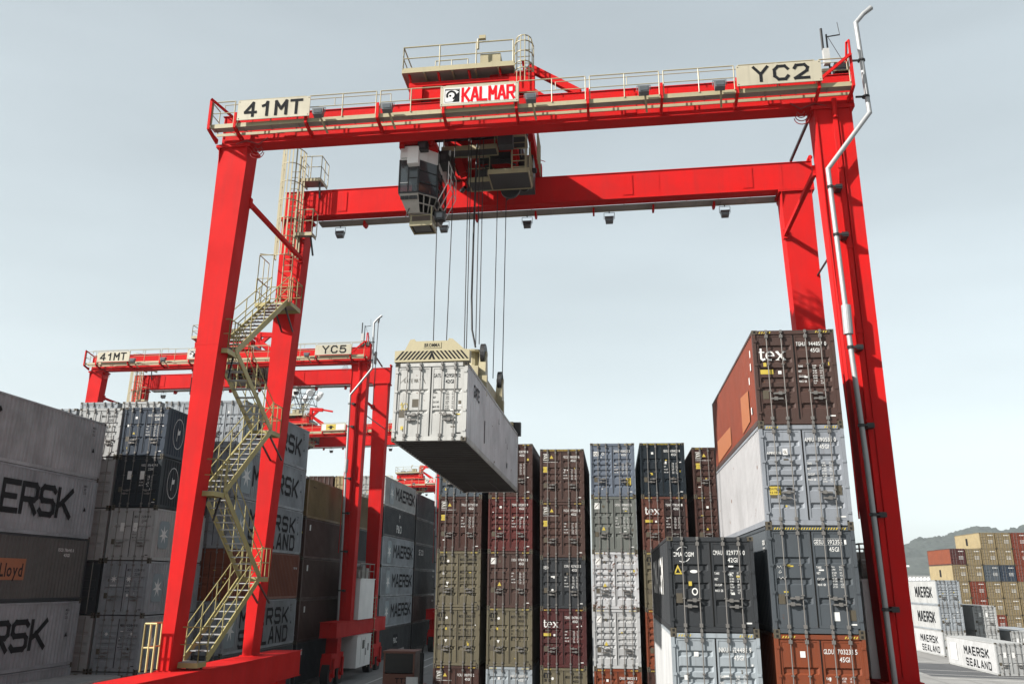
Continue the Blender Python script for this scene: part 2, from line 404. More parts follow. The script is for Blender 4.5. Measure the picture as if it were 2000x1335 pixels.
def logo_f(b, H, P):
    quad(b, P(0,0), .16, H-.62, .50, H-.26, 6); quad(b, lambda a, c: (a, .0355, c), .185, H-.595, .475, H-.285, 3)
    for i in (0, 1):
        z = H-.56+.12*i; b.add([(.22, .035, z), (.27, .035, z+.06), (.45, .035, z+.10), (.45, .035, z+.14), (.24, .035, z+.10)], [(0,1,2,3,4)], 6)
    text(b, 'www.florens.com', P(.14, H-.73), .055, .7, 0, 6, width=.85)
    quad(b, P(0,0), .16, H*.56, .42, H*.56+.3, 1); text(b, 'CAUTION', P(.18, H*.56+.18), .04, .8, 0, 4, width=.22); text(b, '9.6 HIGH', P(.18, H*.56+.08), .04, .8, 0, 4, width=.22)
    b.add([P(0,0)(.54, H-.52), P(0,0)(.74, H-.52), P(0,0)(.64, H-.34)], [(0,1,2)], 1)
def logo_msc(b, H, P):
    text(b, 'm', P(.2, H-.46), .32, 1.05, 1, 4); text(b, 'sc', P(.2, H-.66), .17, 1.1, 1, 4, width=.36)
    quad(b, P(0,0), .18, H-.495, .60, H-.475, 4)
    disc(b, P(.64, H-.52), .07, 6)
    b.add([P(0,0)(.55, 1.30), P(0,0)(.63, 1.14), P(0,0)(.71, 1.30)], [(0,1,2)], 6)
def disc(b, P, r, k, n=14): b.add([P(r*math.cos(2*math.pi*i/n), r*math.sin(2*math.pi*i/n)) for i in range(n)], [tuple(range(n))], k)
def ring(b, P, r0, r1, k, n=24, a0=0, a1=2*math.pi, asp=1.):
    vs = []
    for i in range(n+1):
        t = a0+(a1-a0)*i/n; vs += [P(r0*math.cos(t), asp*r0*math.sin(t)), P(r1*math.cos(t), asp*r1*math.sin(t))]
    b.add(vs, [(2*i, 2*i+1, 2*i+3, 2*i+2) for i in range(n)], k)
def logo_star(b, H, P):
    quad(b, P(0,0), .50, H*.60, .76, H*.60+.34, 2); star(b, lambda a, c: (.63+a, .034, H*.60+.17+c), .13, 7, 6)
def logo_star2(b, H, P):
    for cx in (.63, 1.42):
        star(b, P(cx, H*.66), .2, 7, 6); text(b, 'MAERSK', P(cx-.16, H*.66-.34), .07, 1, 1, 6, width=.32)
def logo_sheets(b, H, P):
    for cx in (.6, 1.28): quad(b, P(0,0), cx, H*.55, cx+.24, H*.55+.42, 6)
def logo_cma(b, H, P):
    text(b, 'CMA CGM', P(.15, H-.55), .12, 1, 1, 6, width=.60)
    ring(b, P(.46, H-.49), .20, .22, 6, 14, R(60), R(150)); ring(b, P(.44, H-.49), .20, .22, 6, 14, R(240), R(330))
    b.add([P(0,0)(.16, H*.60), P(0,0)(.40, H*.60), P(0,0)(.28, H*.60+.26)], [(0,1,2)], 1)
    b.add([(.215, .034, H*.60+.035), (.345, .034, H*.60+.035), (.28, .034, H*.60+.17)], [(0,1,2)], 4)
    ring(b, P(.73, H*.63), 0.0, .11, 6, 20, asp=.4); ring(b, P(.73, H*.42), .055, .085, 6, 20, asp=1.2)
def logo_amf(b, H, P):
    text(b, 'AMFICON', P(.18, H-.86), .075, .8, 1, 6, width=.40); quad(b, P(0,0), .64, H-.88, .78, H-.70, 6)
    text(b, 'GL', lambda a, c: (.66+a, .034, H-.84+c), .09, .8, 1, 3, width=.10)
    quad(b, P(0,0), .16, H*.30, .50, H*.30+.24, 1); text(b, 'CAUTION', lambda a, c: (.18+a, .034, H*.30+.14+c), .06, .8, 0, 4, width=.30); text(b, '9.6 HIGH', lambda a, c: (.18+a, .034, H*.30+.04+c), .06, .8, 0, 4, width=.30)
    ring(b, P(.74, H*.36), 0, .1, 4, 16, asp=.4); quad(b, P(0,0), 2.02, H*.30, 2.22, H*.30+.26, 3)
def logo_gesu(b, H, P):
    quad(b, P(0,0), 1.29, H-.53, 2.15, H-.525, 6); quad(b, P(0,0), 1.29, H-.35, 2.15, H-.345, 6)
    for pts in ([(.2,1.72),(.24,1.80),(.28,1.74),(.32,1.80),(.36,1.72)], [(.25,1.60),(.30,1.68),(.34,1.62),(.27,1.60)], [(.26,1.50),(.30,1.44),(.36,1.50),(.40,1.44),(.46,1.50),(.48,1.56)]):
        for (a, c), (a2, c2) in zip(pts, pts[1:]): b.add([(a, .035, c), (a2, .035, c2), (a2, .035, c2+.012), (a, .035, c+.012)], [(0,1,2,3)], 6)
    quad(b, P(0,0), 1.66, .35, 1.82, .58, 6); quad(b, P(0,0), 2.08, .36, 2.26, .64, 3)
def logo_gold(b, H, P):
    quad(b, P(0,0), .16, H*.34, .52, H*.34+.62, 3); text(b, 'GOLD', lambda a, c: (.18+a, .034, H*.34+.46+c), .12, 1, 1, 6, width=.32)
    text(b, 'CONTAINER CORP.', lambda a, c: (.18+a, .034, H*.34+.39+c), .03, 1, 0, 6, width=.32)
    quad(b, P(0,0), .60, H*.34+.1, .90, H*.34+.62, 1)
    for i, w in enumerate(('CAUTION', 'HIGH', 'TRAILER')): text(b, w, lambda a, c: (.62+a, .034, H*.34+.48-.14*i+c), .085, 1, 1, 4, width=.26)
    quad(b, P(0,0), .66, H-.60, .80, H-.44, 6)
def logo_iql(b, H, P):
    quad(b, P(0,0), .16, H-.70, .46, H-.46, 6); text(b, 'IQL', lambda a, c: (.19+a, .034, H-.65+c), .14, 1, 1, 4, width=.24)
    ring(b, P(.7, H-.58), .05, .075, 6); quad(b, P(0,0), 1.94, .62, 2.20, 1.0, 1)
    text(b, 'CAUTION', lambda a, c: (1.96+a, .034, .85+c), .05, 1, 0, 4, width=.22)
def logo_box(b, H, P):
    quad(b, P(0,0), .16, H-.66, .46, H-.34, 6); b.add([(.2, .034, H-.62), (.42, .034, H-.38), (.38, .034, H-.38), (.2, .034, H-.56)], [(0,1,2,3)], 3)
    b.add([P(0,0)(.56, 1.12), P(0,0)(.76, 1.12), P(0,0)(.66, 1.32)], [(0,1,2)], 1); disc(b, P(.66, H-.52), .07, 3)
def logo_globe(b, H, P):
    ring(b, P(.30, H-.52), .07, .09, 6); ring(b, P(.30, H-.52), .14, .16, 6, asp=.45); disc(b, P(.30, H-.52), .03, 6)
    ring(b, P(.66, H*.62), 0, .09, 6, asp=.4); disc(b, P(.66, H*.36), .06, 6)
def logo_ten(b, H, P):
    # handwritten 10 and a faint maker plate
    for a, c, a2, c2 in ((.22, 1.18, .27, 1.28), (.27, 1.28, .27, 1.02)): b.add([(a, .035, c), (a+.02, .035, c), (a2+.02, .035, c2), (a2, .035, c2)], [(0,1,2,3)], 1)
    ring(b, P(.40, 1.14), .075, .095, 1, asp=1.25)
    quad(b, P(0,0), .62, 1.12, .84, 1.38, 3)
    for i in range(7): text(b, 'GATEWAY'[i], P(.30+.085*i, H-.66), .13, .5, 0, 3)
    for (a, c, a2, c2) in ((.14, -.7, .42, -.42), (.9, -.42, 1.02, -.7)): b.add([(a, .035, H+c), (a+.015, .035, H+c), (a2+.015, .035, H+c2), (a2, .035, H+c2)], [(0,1,2,3)], 3)
# side emblems; +X face reads towards +Y, -X face reads towards -Y
def PR(y0, z0): return lambda a, c, e=0: (CW+.002+e, y0+a, z0+c)
def PLf(y0, z0): return lambda a, c, e=0: (-.002-e, y0-a, z0+c)
def side_block(st, y0, z0, h, pitch, w=None, t=.2, mat=None, second=None, emblem=None, idl=True, left=False):
    PP = PLf if left else PR
    def fn(b, H, L):
        strokes(b, st, PP(y0, z0), h, w or pitch*.78, pitch, t)
        if second: strokes(b, second[0], PP(y0+second[3], second[1]), h, (w or pitch*.78)*.85, second[2], t)
        if emblem:
            ey, ez, er = emblem
            P0 = PP(ey, ez); c = er*.25; x, y_ = er*1.0, er*1.25
            pts = [(-x+c,-y_),(x-c,-y_),(x,-y_+c),(x,y_-c),(x-c,y_),(-x+c,y_),(-x,y_-c),(-x,-y_+c)]
            b.add([P0(p, q) for p, q in pts], [tuple(range(8))], 1); star(b, lambda p, q: P0(p, q, .006), er*.9, 7, 2)
        if idl:
            yy = (L-1.2) if not left else 1.2
            for r_ in range(3): text(b, ['MSKU', '429', '22G1'][r_], PP(yy, H-.45-.17*r_), .11, .8)
            P0 = PP(yy+.3*(1 if not left else -1), H*.45); b.add([P0(-.12, 0), P0(.12, 0), P0(0, .22)], [(0,1,2)], 0)
        return [mat or BLACK, BLUE, WHITE]
    return fn
def side_words(items, left=False):
    PP = PLf if left else PR
    def fn(b, H, L):
        for it in items:
            kind = it[0]
            if kind == 't': _, st, y, z, h, k, wd = it; text(b, st, PP(y, z), h, 1, 1, k, width=wd)
            elif kind == 'q': _, y0, z0, y1, z1, k = it; P0 = PP(0, 0); P0 = (lambda a, c, e=0: (CW+.001, a, c)) if not left else (lambda a, c, e=0: (-.001, a, c)); vs = [P0(y0, z0), P0(y1, z0), P0(y1, z1), P0(y0, z1)]; b.add(vs if not left else vs[::-1], [(0,1,2,3)], k)
            elif kind == 'r': _, y, z, r0, r1, k = it; ring(b, PP(y, z), r0, r1, k, asp=1.3)
            elif kind == 'f':
                _, y, z, s, k = it; P0 = PP(y, z)
                b.add([P0(-s*.5, -s), P0(-s*.38, -s), P0(-s*.2, s), P0(-s*.32, s)], [(0,1,2,3)], k)
                b.add([P0(-s*.3, s*.9), P0(-s*.38, .1*s), P0(0, -.05*s), P0(.5*s, .15*s), P0(.55*s, .8*s), P0(.1*s, .65*s)], [(0,1,2,3,4,5)], k)
        return [WHITE, BLACK, BLUE, ORANGE, BLACK]
    return fn
# ---------------------------------------------------------------- container colours
def cp(n, c, **k):
    s_ = k.pop('s', .6); k.setdefault('spec', .18); return paint('container_paint_'+n, tuple(x*s_ for x in c), **k)
ORANGE = plain('orange_patch', (.36, .125, .05), .7)
BROWN = cp('brown', (.105, .050, .040), rust=.4); RBROWN = cp('red_brown', (.17, .040, .036), rust=.3); TEXBR = cp('tex_brown', (.125, .072, .060), rust=.35)
RUSTR = cp('rust_red', (.30, .062, .030), rust=.3); TAN = cp('tan', (.235, .205, .135), rust=.3); SLATE = cp('slate', (.045, .056, .068), rust=.3)
DGREY = cp('dark_grey', (.058, .064, .072), rust=.2); NAVY = cp('navy', (.018, .030, .042), rust=.15); BLGREY = cp('blue_grey', (.32, .345, .385), rust=.3, dirt=.55, s=.85)
PALEBL = cp('pale_blue', (.42, .47, .51), rust=.35, dirt=.55, s=.78); GREYG = cp('grey_green', (.25, .27, .25), rust=.3); WHT = cp('white', (.56, .57, .58), rust=.25, s=.8)
WRUST = cp('rusty_white', (.56, .57, .59), rust=1.15, dirt=.6, s=.95); MGREY = cp('mid_grey', (.325, .355, .385), rust=.08, dirt=.8, s=1.02, streak=9.); LGREY = cp('light_grey', (.46, .47, .47), rust=.25, dirt=.5, s=.9)  # mid grey: heavy vertical streaks are grime plus painted shade of the ribs
ORBR = cp('orange_brown', (.34, .085, .035), rust=.3); OCHRE = cp('ochre', (.30, .20, .07), rust=.5); DBLUE = cp('dark_blue', (.05, .075, .115), rust=.2); CLEANW = cp('dirty_white', (.60, .60, .62), rust=.5, dirt=.5)
PURP = cp('dusty_violet', (.10, .06, .075)); BGREY2 = cp('blue_slate', (.125, .145, .165), rust=.3); SAND = cp('sand', (.56, .45, .25)); MARED = cp('maroon', (.12, .034, .034)); STEELB = cp('steel_blue', (.13, .16, .19))
HC, ST = 2.896, 2.591
SCn = shipping_container
# --- nearest two stacks on the right
X5, X6, Y1 = 1.503, 4.342, 27.79
G = 'containers of the near right hand stacks'
def slant_patch(b, H, L):
    for y0, y1, z0, z1 in ((1.6, 3.4, .25, 1.35), (6.5, 11.0, .22, 1.0)):
        b.add([(-.0025, y1, z0), (-.0025, y0, z0+.12), (-.0025, y0, z1), (-.0025, y1, z1+.1)], [(0,1,2,3)], 0)
    for y0, z0 in ((.75, 2.2), (.8, 1.8), (1.25, 1.45), (1.2, .5)): b.add([(-.003, y0, z0), (-.003, y0-.16, z0), (-.003, y0-.16, z0+.22), (-.003, y0, z0+.22)], [(0,1,2,3)], 1)
    return [ORANGE, WHITE]
def gesu_side(b, H, L):
    text(b, 'GESU', PLf(.95, H-.5), .13, 1, 1); text(b, '45G1', PLf(.95, H-.7), .13, 1, 1); return [WHITE]
SCn(X6, Y1, 4*HC+.004, HC, 12.19, TEXBR, 'brown container with white tex lettering, topmost of the tallest near right stack', G, 'b', 'white', 'TGHU 944857 0/45G1', logo_tex, 'part', side=slant_patch, coats=RUSTR)
SCn(X6, Y1, 3*HC+.003, HC, 12.19, BLGREY, 'pale blue grey container with white side, directly under the topmost brown one at right', G, 'b', 'white', 'AMFU 890535 0/45G1', logo_amf, 'part', coats=CLEANW)
SCn(X6, Y1, 2*HC+.002, HC, 12.19, BGREY2, 'blue slate container with chalk scrawl and striped header, right of the dark grey one', G, 'a', 'white', 'GESU 592356 1/45G1', logo_gesu, 'full', side=gesu_side, coats=BGREY2)
SCn(X6, Y1, HC, HC, 12.19, ORBR, 'orange brown container with GOLD plate and yellow caution plate at the bottom right', G, 'a', 'white', 'GLDU 703233 5/45G1', logo_gold, 'part')
SCn(X5, Y1, 2*HC, ST, 12.19, DGREY, 'dark grey container with yellow warning triangle, topmost of the lower near stack', G, 'a', 'white', 'CMAU 829776 0/42G1', logo_cma, None, side=side_words([('t', 'CMA CGM', 10.5, 1.0, 1.1, 0, 7.5)], True))
SCn(X5, Y1, HC, HC, 12.19, PALEBL, 'pale blue container with white sides directly below the dark grey one with a warning triangle', G, 'b', 'white', 'INKU 624482 9/45G1', None, 'part', coats=WHT)
SCn(X5, Y1, 0, HC, 12.19, SLATE, 'slate container on the ground below the pale blue one of the lower near stack', G, 'a', 'white', 'TCLU 482210 7/45G1', None, 'part')
SCn(X6, Y1, 0, HC, 12.19, BROWN, 'dark brown container on the ground below the orange brown one', G, 'a', 'white', 'TRLU 728119 0/45G1', None, 'part')
# --- the rows facing the camera in the middle
Y2 = 51.39; G = 'containers of the middle rows seen from their doors'
RX = [-9.678, -6.870, -4.016, -1.222, X5, X6]
MID = {
 0: [(HC, BROWN, 'c', 'FCIU 910795 2/45G1', logo_f, 'part', 'white', 'dark brown container at the foot of the leftmost middle row'),
     (HC, TAN, 'a', 'MSCU 506243 0/22G1', logo_msc, None, 'black', 'tan container second from the bottom of the leftmost middle row'),
     (HC, TAN, 'd', 'MSCU 538027 1/45G1', logo_msc, 'part', 'black', 'tan container third from the bottom of the leftmost middle row'),
     (HC, BROWN, 'a', 'TRLU 577373 0/45G1', logo_f, None, 'white', 'brown container directly above the two tan ones of the leftmost middle row'),
     (HC-.25, STEELB, 'b', 'CAXU 614208 0/45G1', logo_globe, None, 'white', 'blue slate container on top of the leftmost middle row, behind the hanging one')],
 1: [(HC, PALEBL, 'b', 'INBU 528715 6/45G1', None, 'part', 'white', 'pale blue container at the foot of the second middle row'),
     (HC, TAN, 'a', 'MSCU 718750 2/45G1', logo_msc, 'part', 'black', 'tan container second from the bottom of the second middle row'),
     (HC, TEXBR, 'a', 'CXDU 978413 3/45G1', logo_box, 'part', 'white', 'dull brown container with white square emblem between a tan and a red one'),
     (HC, RBROWN, 'b', 'TGHU 032803 9/45G1', None, 'part', 'white', 'red container without emblem, second from the top of the second middle row'),
     (HC, BROWN, 'c', 'TGHU 828788 6/45G1', None, 'part', 'white', 'brown container on top of the second middle row, partly behind the hanging one')],
 2: [(HC, TAN, 'a', 'MEDU 549189 8/45G1', logo_msc, 'part', 'black', 'tan container at the foot of the third middle row'),
     (HC, MARED, 'd', 'TGHU 847861 5/45G1', logo_tex, 'part', 'white', 'maroon container with white tex lettering, second from the bottom of the third middle row'),
     (ST, DGREY, 'a', 'ECMU 427622 2/42G1', logo_globe, None, 'white', 'dark grey container in the middle of the third middle row'),
     (HC, TEXBR, 'd', 'FSCU 975265 0/45G1', logo_f, 'part', 'white', 'brown container with square emblem, second from the top of the third middle row'),
     (HC, TEXBR, 'd', 'FSCU 980219 6/45G1', logo_f, 'full', 'white', 'brown container with square emblem, topmost of the third middle row')],
 3: [(HC, ORBR, 'b', 'CAIU 880214 3/45G1', None, 'part', 'white', 'orange brown container at the foot of the fourth middle row'),
     (HC, WHT, 'b', 'BBCU 828848 2/45G1', logo_box, 'part', 'white', 'clean white container second from the bottom of the fourth middle row'),
     (HC, WRUST, 'b', 'UACU 422178 2/45G1', logo_box, 'part', 'white', 'white container badly spotted with rust, middle of the fourth middle row'),
     (HC, GREYG, 'a', 'OFSU 998802 5/45G1', logo_box, 'part', 'white', 'grey green container second from the top of the fourth middle row'),
     (HC, cp('powder_blue', (.22, .265, .34), rust=.3), 'b', 'DNAU 458125 2/45G1', logo_iql, 'part', 'white', 'pale blue grey container with yellow caution plate, topmost of the fourth middle row')],
 4: [(HC, BROWN, 'a', 'TCNU 610202 7/45G1', None, 'part', 'white', 'brown container at the foot of the fifth middle row'),
     (HC, ORBR, 'b', 'FSCU 731902 4/45G1', None, 'part', 'white', 'orange brown container second from the bottom of the fifth middle row'),
     (HC, TAN, 'a', 'MEDU 810342 1/45G1', logo_msc, 'part', 'black', 'tan container in the middle of the fifth middle row, behind the dark grey one'),
     (HC, cp('dull_rust', (.19, .075, .055), rust=.3), 'd', 'TGHU 778242 1/45G1', logo_tex, 'part', 'white', 'container with rust red left door and dark right door under the navy one'),  # the dark right half is painted shade, not a second door colour
     (HC, NAVY, 'a', 'GESU 638420 8/45G1', None, 'full', 'white', 'dark navy container with yellow warning triangle, topmost of the fifth middle row')],
 5: [(HC, BROWN, 'a', 'TTNU 482190 4/45G1', None, 'part', 'white', 'brown container at the foot of the sixth middle row'),
     (HC, SLATE, 'a', 'TTNU 512077 4/45G1', None, 'part', 'white', 'slate container low in the sixth middle row'),
     (HC, BROWN, 'd', 'TRLU 500771 2/45G1', None, 'part', 'white', 'brown container in the middle of the sixth middle row'),
     (HC, BROWN, 'd', 'CRXU 311408 4/45G1', None, 'part', 'white', 'dark brown container second from the top of the rightmost middle row'),
     (ST+.05, BROWN, 'd', 'FSCU 641152 8/45G1', logo_f, 'part', 'white', 'dark brown container with square emblem, topmost of the rightmost middle row')]}
for r_, lst in MID.items():
    z = 0.0
    for h, c, st, ids, lg, hzd, dr, lb in lst:
        SCn(RX[r_], Y2, z, h, 12.19, c, lb, G, st, dr, ids, lg, hzd, rightdoor=(cp('shaded_rust', (.055, .03, .028)) if 'left door' in lb else None)); z += h  # right door paint has the shadow on that half put into its colour
z = 0
for i, (c, lb) in enumerate(((LGREY, 'grey'), (BROWN, 'brown'), (LGREY, 'light grey'), (BROWN, 'dark brown'), (MGREY, 'mid grey'))):
    SCn(-.95, 64.6, z, HC-.12, 12.19, c, '%s container far behind the gap right of the fourth middle row, %s' % (lb, ['on the ground', 'second up', 'third up', 'fourth up', 'topmost'][i]), 'containers behind the middle rows', 'a', far=True); z += HC-.12
# --- left block, bay A (long sides towards the camera)
G = 'grey containers of the nearest left block'
AX = -26.15-CW; AY = 32.85
star_name = lambda y0, z0, h, p, **k: side_block('MAERSK', y0, z0, h, p, **k)
SCn(AX, AY, .25, HC, 12.19, MGREY, 'grey container on the ground under the nearest left stack', G)
SCn(AX, AY, .25+HC, HC, 12.19, MGREY, 'grey container with huge black letters RSK showing, lowest of the nearest left stack', G, side=side_block('MAERSK', 1.65, .95, 1.12, 1.37, w=1.05, t=.21))
SCn(AX, AY, .25+2*HC, HC, 12.19, SLATE, 'dark grey container with an orange lettered patch, in the nearest left stack', G, side=side_words([('q', 3.2, .95, 7.25, 1.85, 3), ('t', 'Hapag Lloyd', 3.4, 1.1, .55, 1, 3.7), ('t', 'FSCU 786443 8', 9.6, 2.25, .14, 0, 1.3), ('t', '45G1', 10.1, 2.02, .14, 0, .5)]), coats=cp('weathered_grey', (.17, .17, .165), rust=.3, dirt=.6))
SCn(AX, AY, .25+3*HC, HC, 12.19, MGREY, 'grey container with huge black letters ERSK showing at the left edge', G, side=side_block('MAERSK', 2.05, .95, 1.2, 1.38, w=1.07, t=.21))
SCn(AX, AY, .25+4*HC, HC, 12.19, cp('grime_shaded_grey', (.37, .39, .41), rust=.1, dirt=.8, s=1.02, streak=9.), 'streaky grey container on top of the nearest left stack', G, side=side_block('MAERSK', -4.1, .95, 1.2, 1.35, w=1.0))  # extra streaks: grime, and rib shade put into the colour
for i in range(5): SCn(AX-2.75, AY, .25+i*HC, HC, 12.19, MGREY, 'hidden grey container behind the nearest left stack', G)  # unseen column, added to cast shade on the stack beyond
SCn(-26.02, 33.0, 0, ST+.12, 12.19, LGREY, 'single grey container on the ground at the lower left, its roof showing', G)
# bay B: doors and short sides
G = 'short containers of the second left stack'; BX0 = -23.45-CW; BY = 46.2
bcol = [(MGREY, 'star', 'mid grey'), (MGREY, logo_star, 'grey'), (MGREY, logo_star2, 'grey'), (LGREY, logo_sheets, 'light grey'), (NAVY, None, 'navy'), (DBLUE, None, 'dark blue')]
def emblem_side(k, m1):
    if k == 'flag': return side_words([('r', 1.45, 1.35, .60, .63, 0), ('f', 1.45, 1.3, .34, 0), ('t', '429', 5.2, 2.0, .12, 0, .4)])
    return side_block('', 0, 0, 1, 1, emblem=(1.15, 1.3, .55), idl=True)
lbs = ['mid grey short container on the ground of the second left stack', 'grey short container with small star square on its door, second up in its stack',
       'grey short container with two white stars on its doors', 'light grey short container with two white sheets pasted on its doors',
       'navy short container with two paper notices on its doors, second from the top', 'dark blue short container, sunlit doors, topmost of the second left stack']
for i in range(6):
    c = [MGREY, MGREY, MGREY, LGREY, NAVY, DBLUE][i]; lg = [None, logo_star, logo_star2, logo_sheets, logo_sheets, None][i]
    SCn(BX0, BY, .12+i*(ST+.03), ST, 6.06, c, lbs[i], G, ['b', 'b', 'a', 'c', 'a', 'c'][i], 'white' if i > 3 else 'black', 'HASU 106439 0/2261' if i > 3 else 'MSKU 228411 0/2261', lg, None, side=emblem_side('flag' if i > 3 else 'star', 0))
for j, (dx, c, nm) in enumerate(((-2.62, LGREY, 'pale grey'), (-5.24, MGREY, 'dull grey'))):
    for i in range(6):
        SCn(BX0+dx, BY+.05, .10+i*(ST+.03), ST, 6.06, c if i != 2 else SLATE, '%s short container %s in the %s column left of the navy ones' % (nm, ['on the ground', 'second up', 'third up', 'fourth up', 'fifth up', 'topmost'][i], ['next', 'second'][j]), 'short containers deeper in the left block', 'a', 'black', 'MSKU 664310 2/22G1' if i == 5 else None, far=i < 5)
# bay C
G = 'long containers of the third left stack'; CX = -22.0-CW; CY = 52.9
cc = [(BGREY2, 'blue grey container on the ground of the third left stack', None),
      (MGREY, 'grey container with two rows of black lettering, second up in the third left stack', 2),
      (ORBR, 'dark rust brown container in the middle of the third left stack', None),
      (MGREY, 'grey container with two rows of black lettering, directly above the rust brown one', 2),
      (MGREY, 'grey container with black lettering, second from the top of the third left stack', 1),
      (MGREY, 'grey container with black lettering, topmost of the third left stack', 1)]
for i, (c, lb, k) in enumerate(cc):
    sd = None
    if k == 1: sd = side_block('MAERSK', 2.3, .95, 1.05, 1.45, w=1.0, emblem=(1.2, 1.35, .8), t=.21)
    if k == 2: sd = side_block('MAERSK', 2.35, 1.45, .85, 1.45, w=.95, second=('SEALAND', .3, 1.25, 0), emblem=(.95, 1.3, .75), t=.22)
    if i == 2: sd = side_words([('t', 'TTNU 428', 11.0, 1.9, .13, 0, .7)])
    SCn(CX, CY, .15+i*2.885, HC-.02, 12.19, c, lb, G, side=sd, coats=(MGREY if k else c))
for j in range(1, 4):
    for i in (4, 5):
        SCn(CX-2.75*j, CY+.1, .15+i*2.885, HC-.02, 12.19, [LGREY, MGREY][j % 2], '%s container above the second left stack, %s column' % (['upper pale', 'topmost pale'][i-4], ['', 'second', 'third', 'fourth'][j]), 'pale containers behind the second left stack', 'a', 'black', 'MSKU 428810 4/45G1')
# bays D, E, F
G = 'containers of the fourth left stack'
DX = CX; dl = [(SLATE, 'dark container on the ground'), (BROWN, 'dark brown container second up'), (BROWN, 'dark brown container third up'), (cp('plum_brown', (.11, .045, .035)), 'plum brown container under the ochre one'), (OCHRE, 'ochre container with faded orange patch, topmost')]
for i, (c, lb) in enumerate(dl):
    sd = side_words([('t', 'HAMBURG SUD', 1.2, 2.2, .1, 1, .8)]) if i == 4 else side_words([('q', 1.0, 1.95, 1.3, 2.35, 0)])
    SCn(DX, 65.75, .2+i*2.8, 2.79, 12.19, c, lb+' of the fourth left stack', G, side=sd)
dl = [(SLATE, 'slate'), (SLATE, 'dark slate'), (MGREY, 'grey lettered'), (SLATE, 'black green'), (OCHRE, 'olive')]
for i, (c, lb) in enumerate(dl):
    SCn(DX, 78.3, .2+i*2.8, 2.79, 9.9, c, '%s container behind the far crane leg, tier %s from the ground' % (lb, ['one', 'two', 'three', 'four', 'five'][i]), 'containers behind the far crane legs', side=side_block('MAERSK', 2.0, .95, .95, 1.2) if i == 2 else None)
G = 'containers of the fifth left stack'; el = [(DGREY, 'dull grey container with a small dark emblem on the ground of the fifth left stack'), (MGREY, 'grey container with outlined star emblem, second up in the fifth left stack'), (MGREY, 'grey container with star and black lettering, third up in the fifth left stack'), (MGREY, 'grey container with star and black lettering directly under the slate one'), (SLATE, 'slate container with white P&O lettering in the fifth left stack'), (LGREY, 'light grey container with star and black lettering, topmost of the fifth left stack')]
for i, (c, lb) in enumerate(el):
    if i in (1, 2, 3, 5): sd = side_block('MAERSK', 4.8, .95, 1.05, 1.55, w=1.15, emblem=(2.9, 1.35, .85), t=.22)
    elif i == 4: sd = side_words([('t', 'P&O', 5.6, .5, .75, 0, 2.3), ('f', 6.8, 1.95, .45, 0)])
    else: sd = side_words([('q', 6.2, .9, 8.2, 2.0, 1), ('t', 'P&C', 6.4, 1.2, .5, 0, 1.5), ('t', 'CONTAINERS', 8.4, .35, .2, 0, 3.0)])
    SCn(DX, 88.8, .1+i*2.8, 2.78, 14.4, c, lb, G, side=sd)
for j, (c, zt, nm) in enumerate(((SAND, 6, 'cream'), (BROWN, 6, 'brown'), (LGREY, 6, 'white'), (BROWN, 6, 'rusty'))):
    for i in (4, 5): SCn(DX-2.65*(j+1), 88.9, .1+i*2.8, 2.78, 12.19, c if i == 5 else [LGREY, NAVY, MGREY, LGREY][j], '%s container with doors showing beyond the ochre one, %s' % (nm, ['lower', 'topmost'][i-4]), 'containers far behind the ochre one', 'a', far=True)
for i in range(6):
    SCn(DX, 103.9, .1+i*2.75, 2.74, 13.6, [SLATE, BROWN, DGREY, SLATE, DGREY, SLATE][i], 'dark container of the last left stack, %s' % ['on the ground', 'second up', 'third up', 'fourth up', 'fifth up', 'topmost'][i], 'dark containers of the last left stack', side=side_words([('t', 'SE-CO', 2.0, 1.6, .6, 0, 2.6)]) if i in (3,) else side_words([('t', 'TTNU 4', 10.5, 2.0, .2, 0, 1.0)]))
# --- far right
G = 'pale containers standing on the open yard'
def m3(t): return side_block('MAERSK', 10.6, 1.1 if t else .95, .85 if not t else .65, 1.1, w=.9, t=.24, second=(('SEALAND', .35, .85, 0) if t else None), emblem=None, idl=False, left=True)
def m3side(two):
    def fn(b, H, L):
        p = L*.066
        strokes(b, 'MAERSK', PLf(L*.62, 1.3 if two else .85), .62 if two else .95, .085*L*.62, L*.085, .22)
        if two: strokes(b, 'SEALAND', PLf(L*.60, .35), .55, .07*L*.62, L*.073, .22)
        P0 = PLf(L*.86, 1.25); b.add([P0(-.7, -.7), P0(.9, -.7), P0(.9, .8), P0(-.7, .8)], [(0,1,2,3)], 1)
        return [BLACK, WHITE]
    return fn
for i in range(3):
    SCn(34.55, 109.0, i*ST, ST, 12.19, [LGREY, MGREY, MGREY][i], 'pale grey container with black side lettering, %s of the three high stack on the yard' % ['bottom', 'middle', 'top'][i], G, ['c', 'a', 'b'][i], 'black', None, logo_sheets if i == 0 else None, None, side=m3side(i == 0), coats=[WHT, LGREY, LGREY][i])
SCn(31.9, 87.5, 0, ST, 12.19, LGREY, 'single dirty white container lying nearest at the right edge of the yard', G, 'c', 'black', None, logo_sheets, None, side=m3side(True), coats=WHT)
for i in range(2): SCn(38.55, 110.6, i*ST, ST, 12.19, LGREY, 'light grey container beside the three high stack, %s of two' % ['lower', 'upper'][i], G, 'b', 'black', None, logo_sheets if i else None, None)
SCn(42.4, 111.5, 0, ST, 12.19, LGREY, 'light grey container on the ground, third along behind the single white one', G, 'a', 'black', None, logo_sheets, None)
SCn(45.2, 111.9, 0, ST, 12.19, MGREY, 'mid grey container on the ground at the right edge, last in the rank', G, 'a', 'black', None, None, None)
G = 'containers of the big far right block'; h6 = 16.05/6
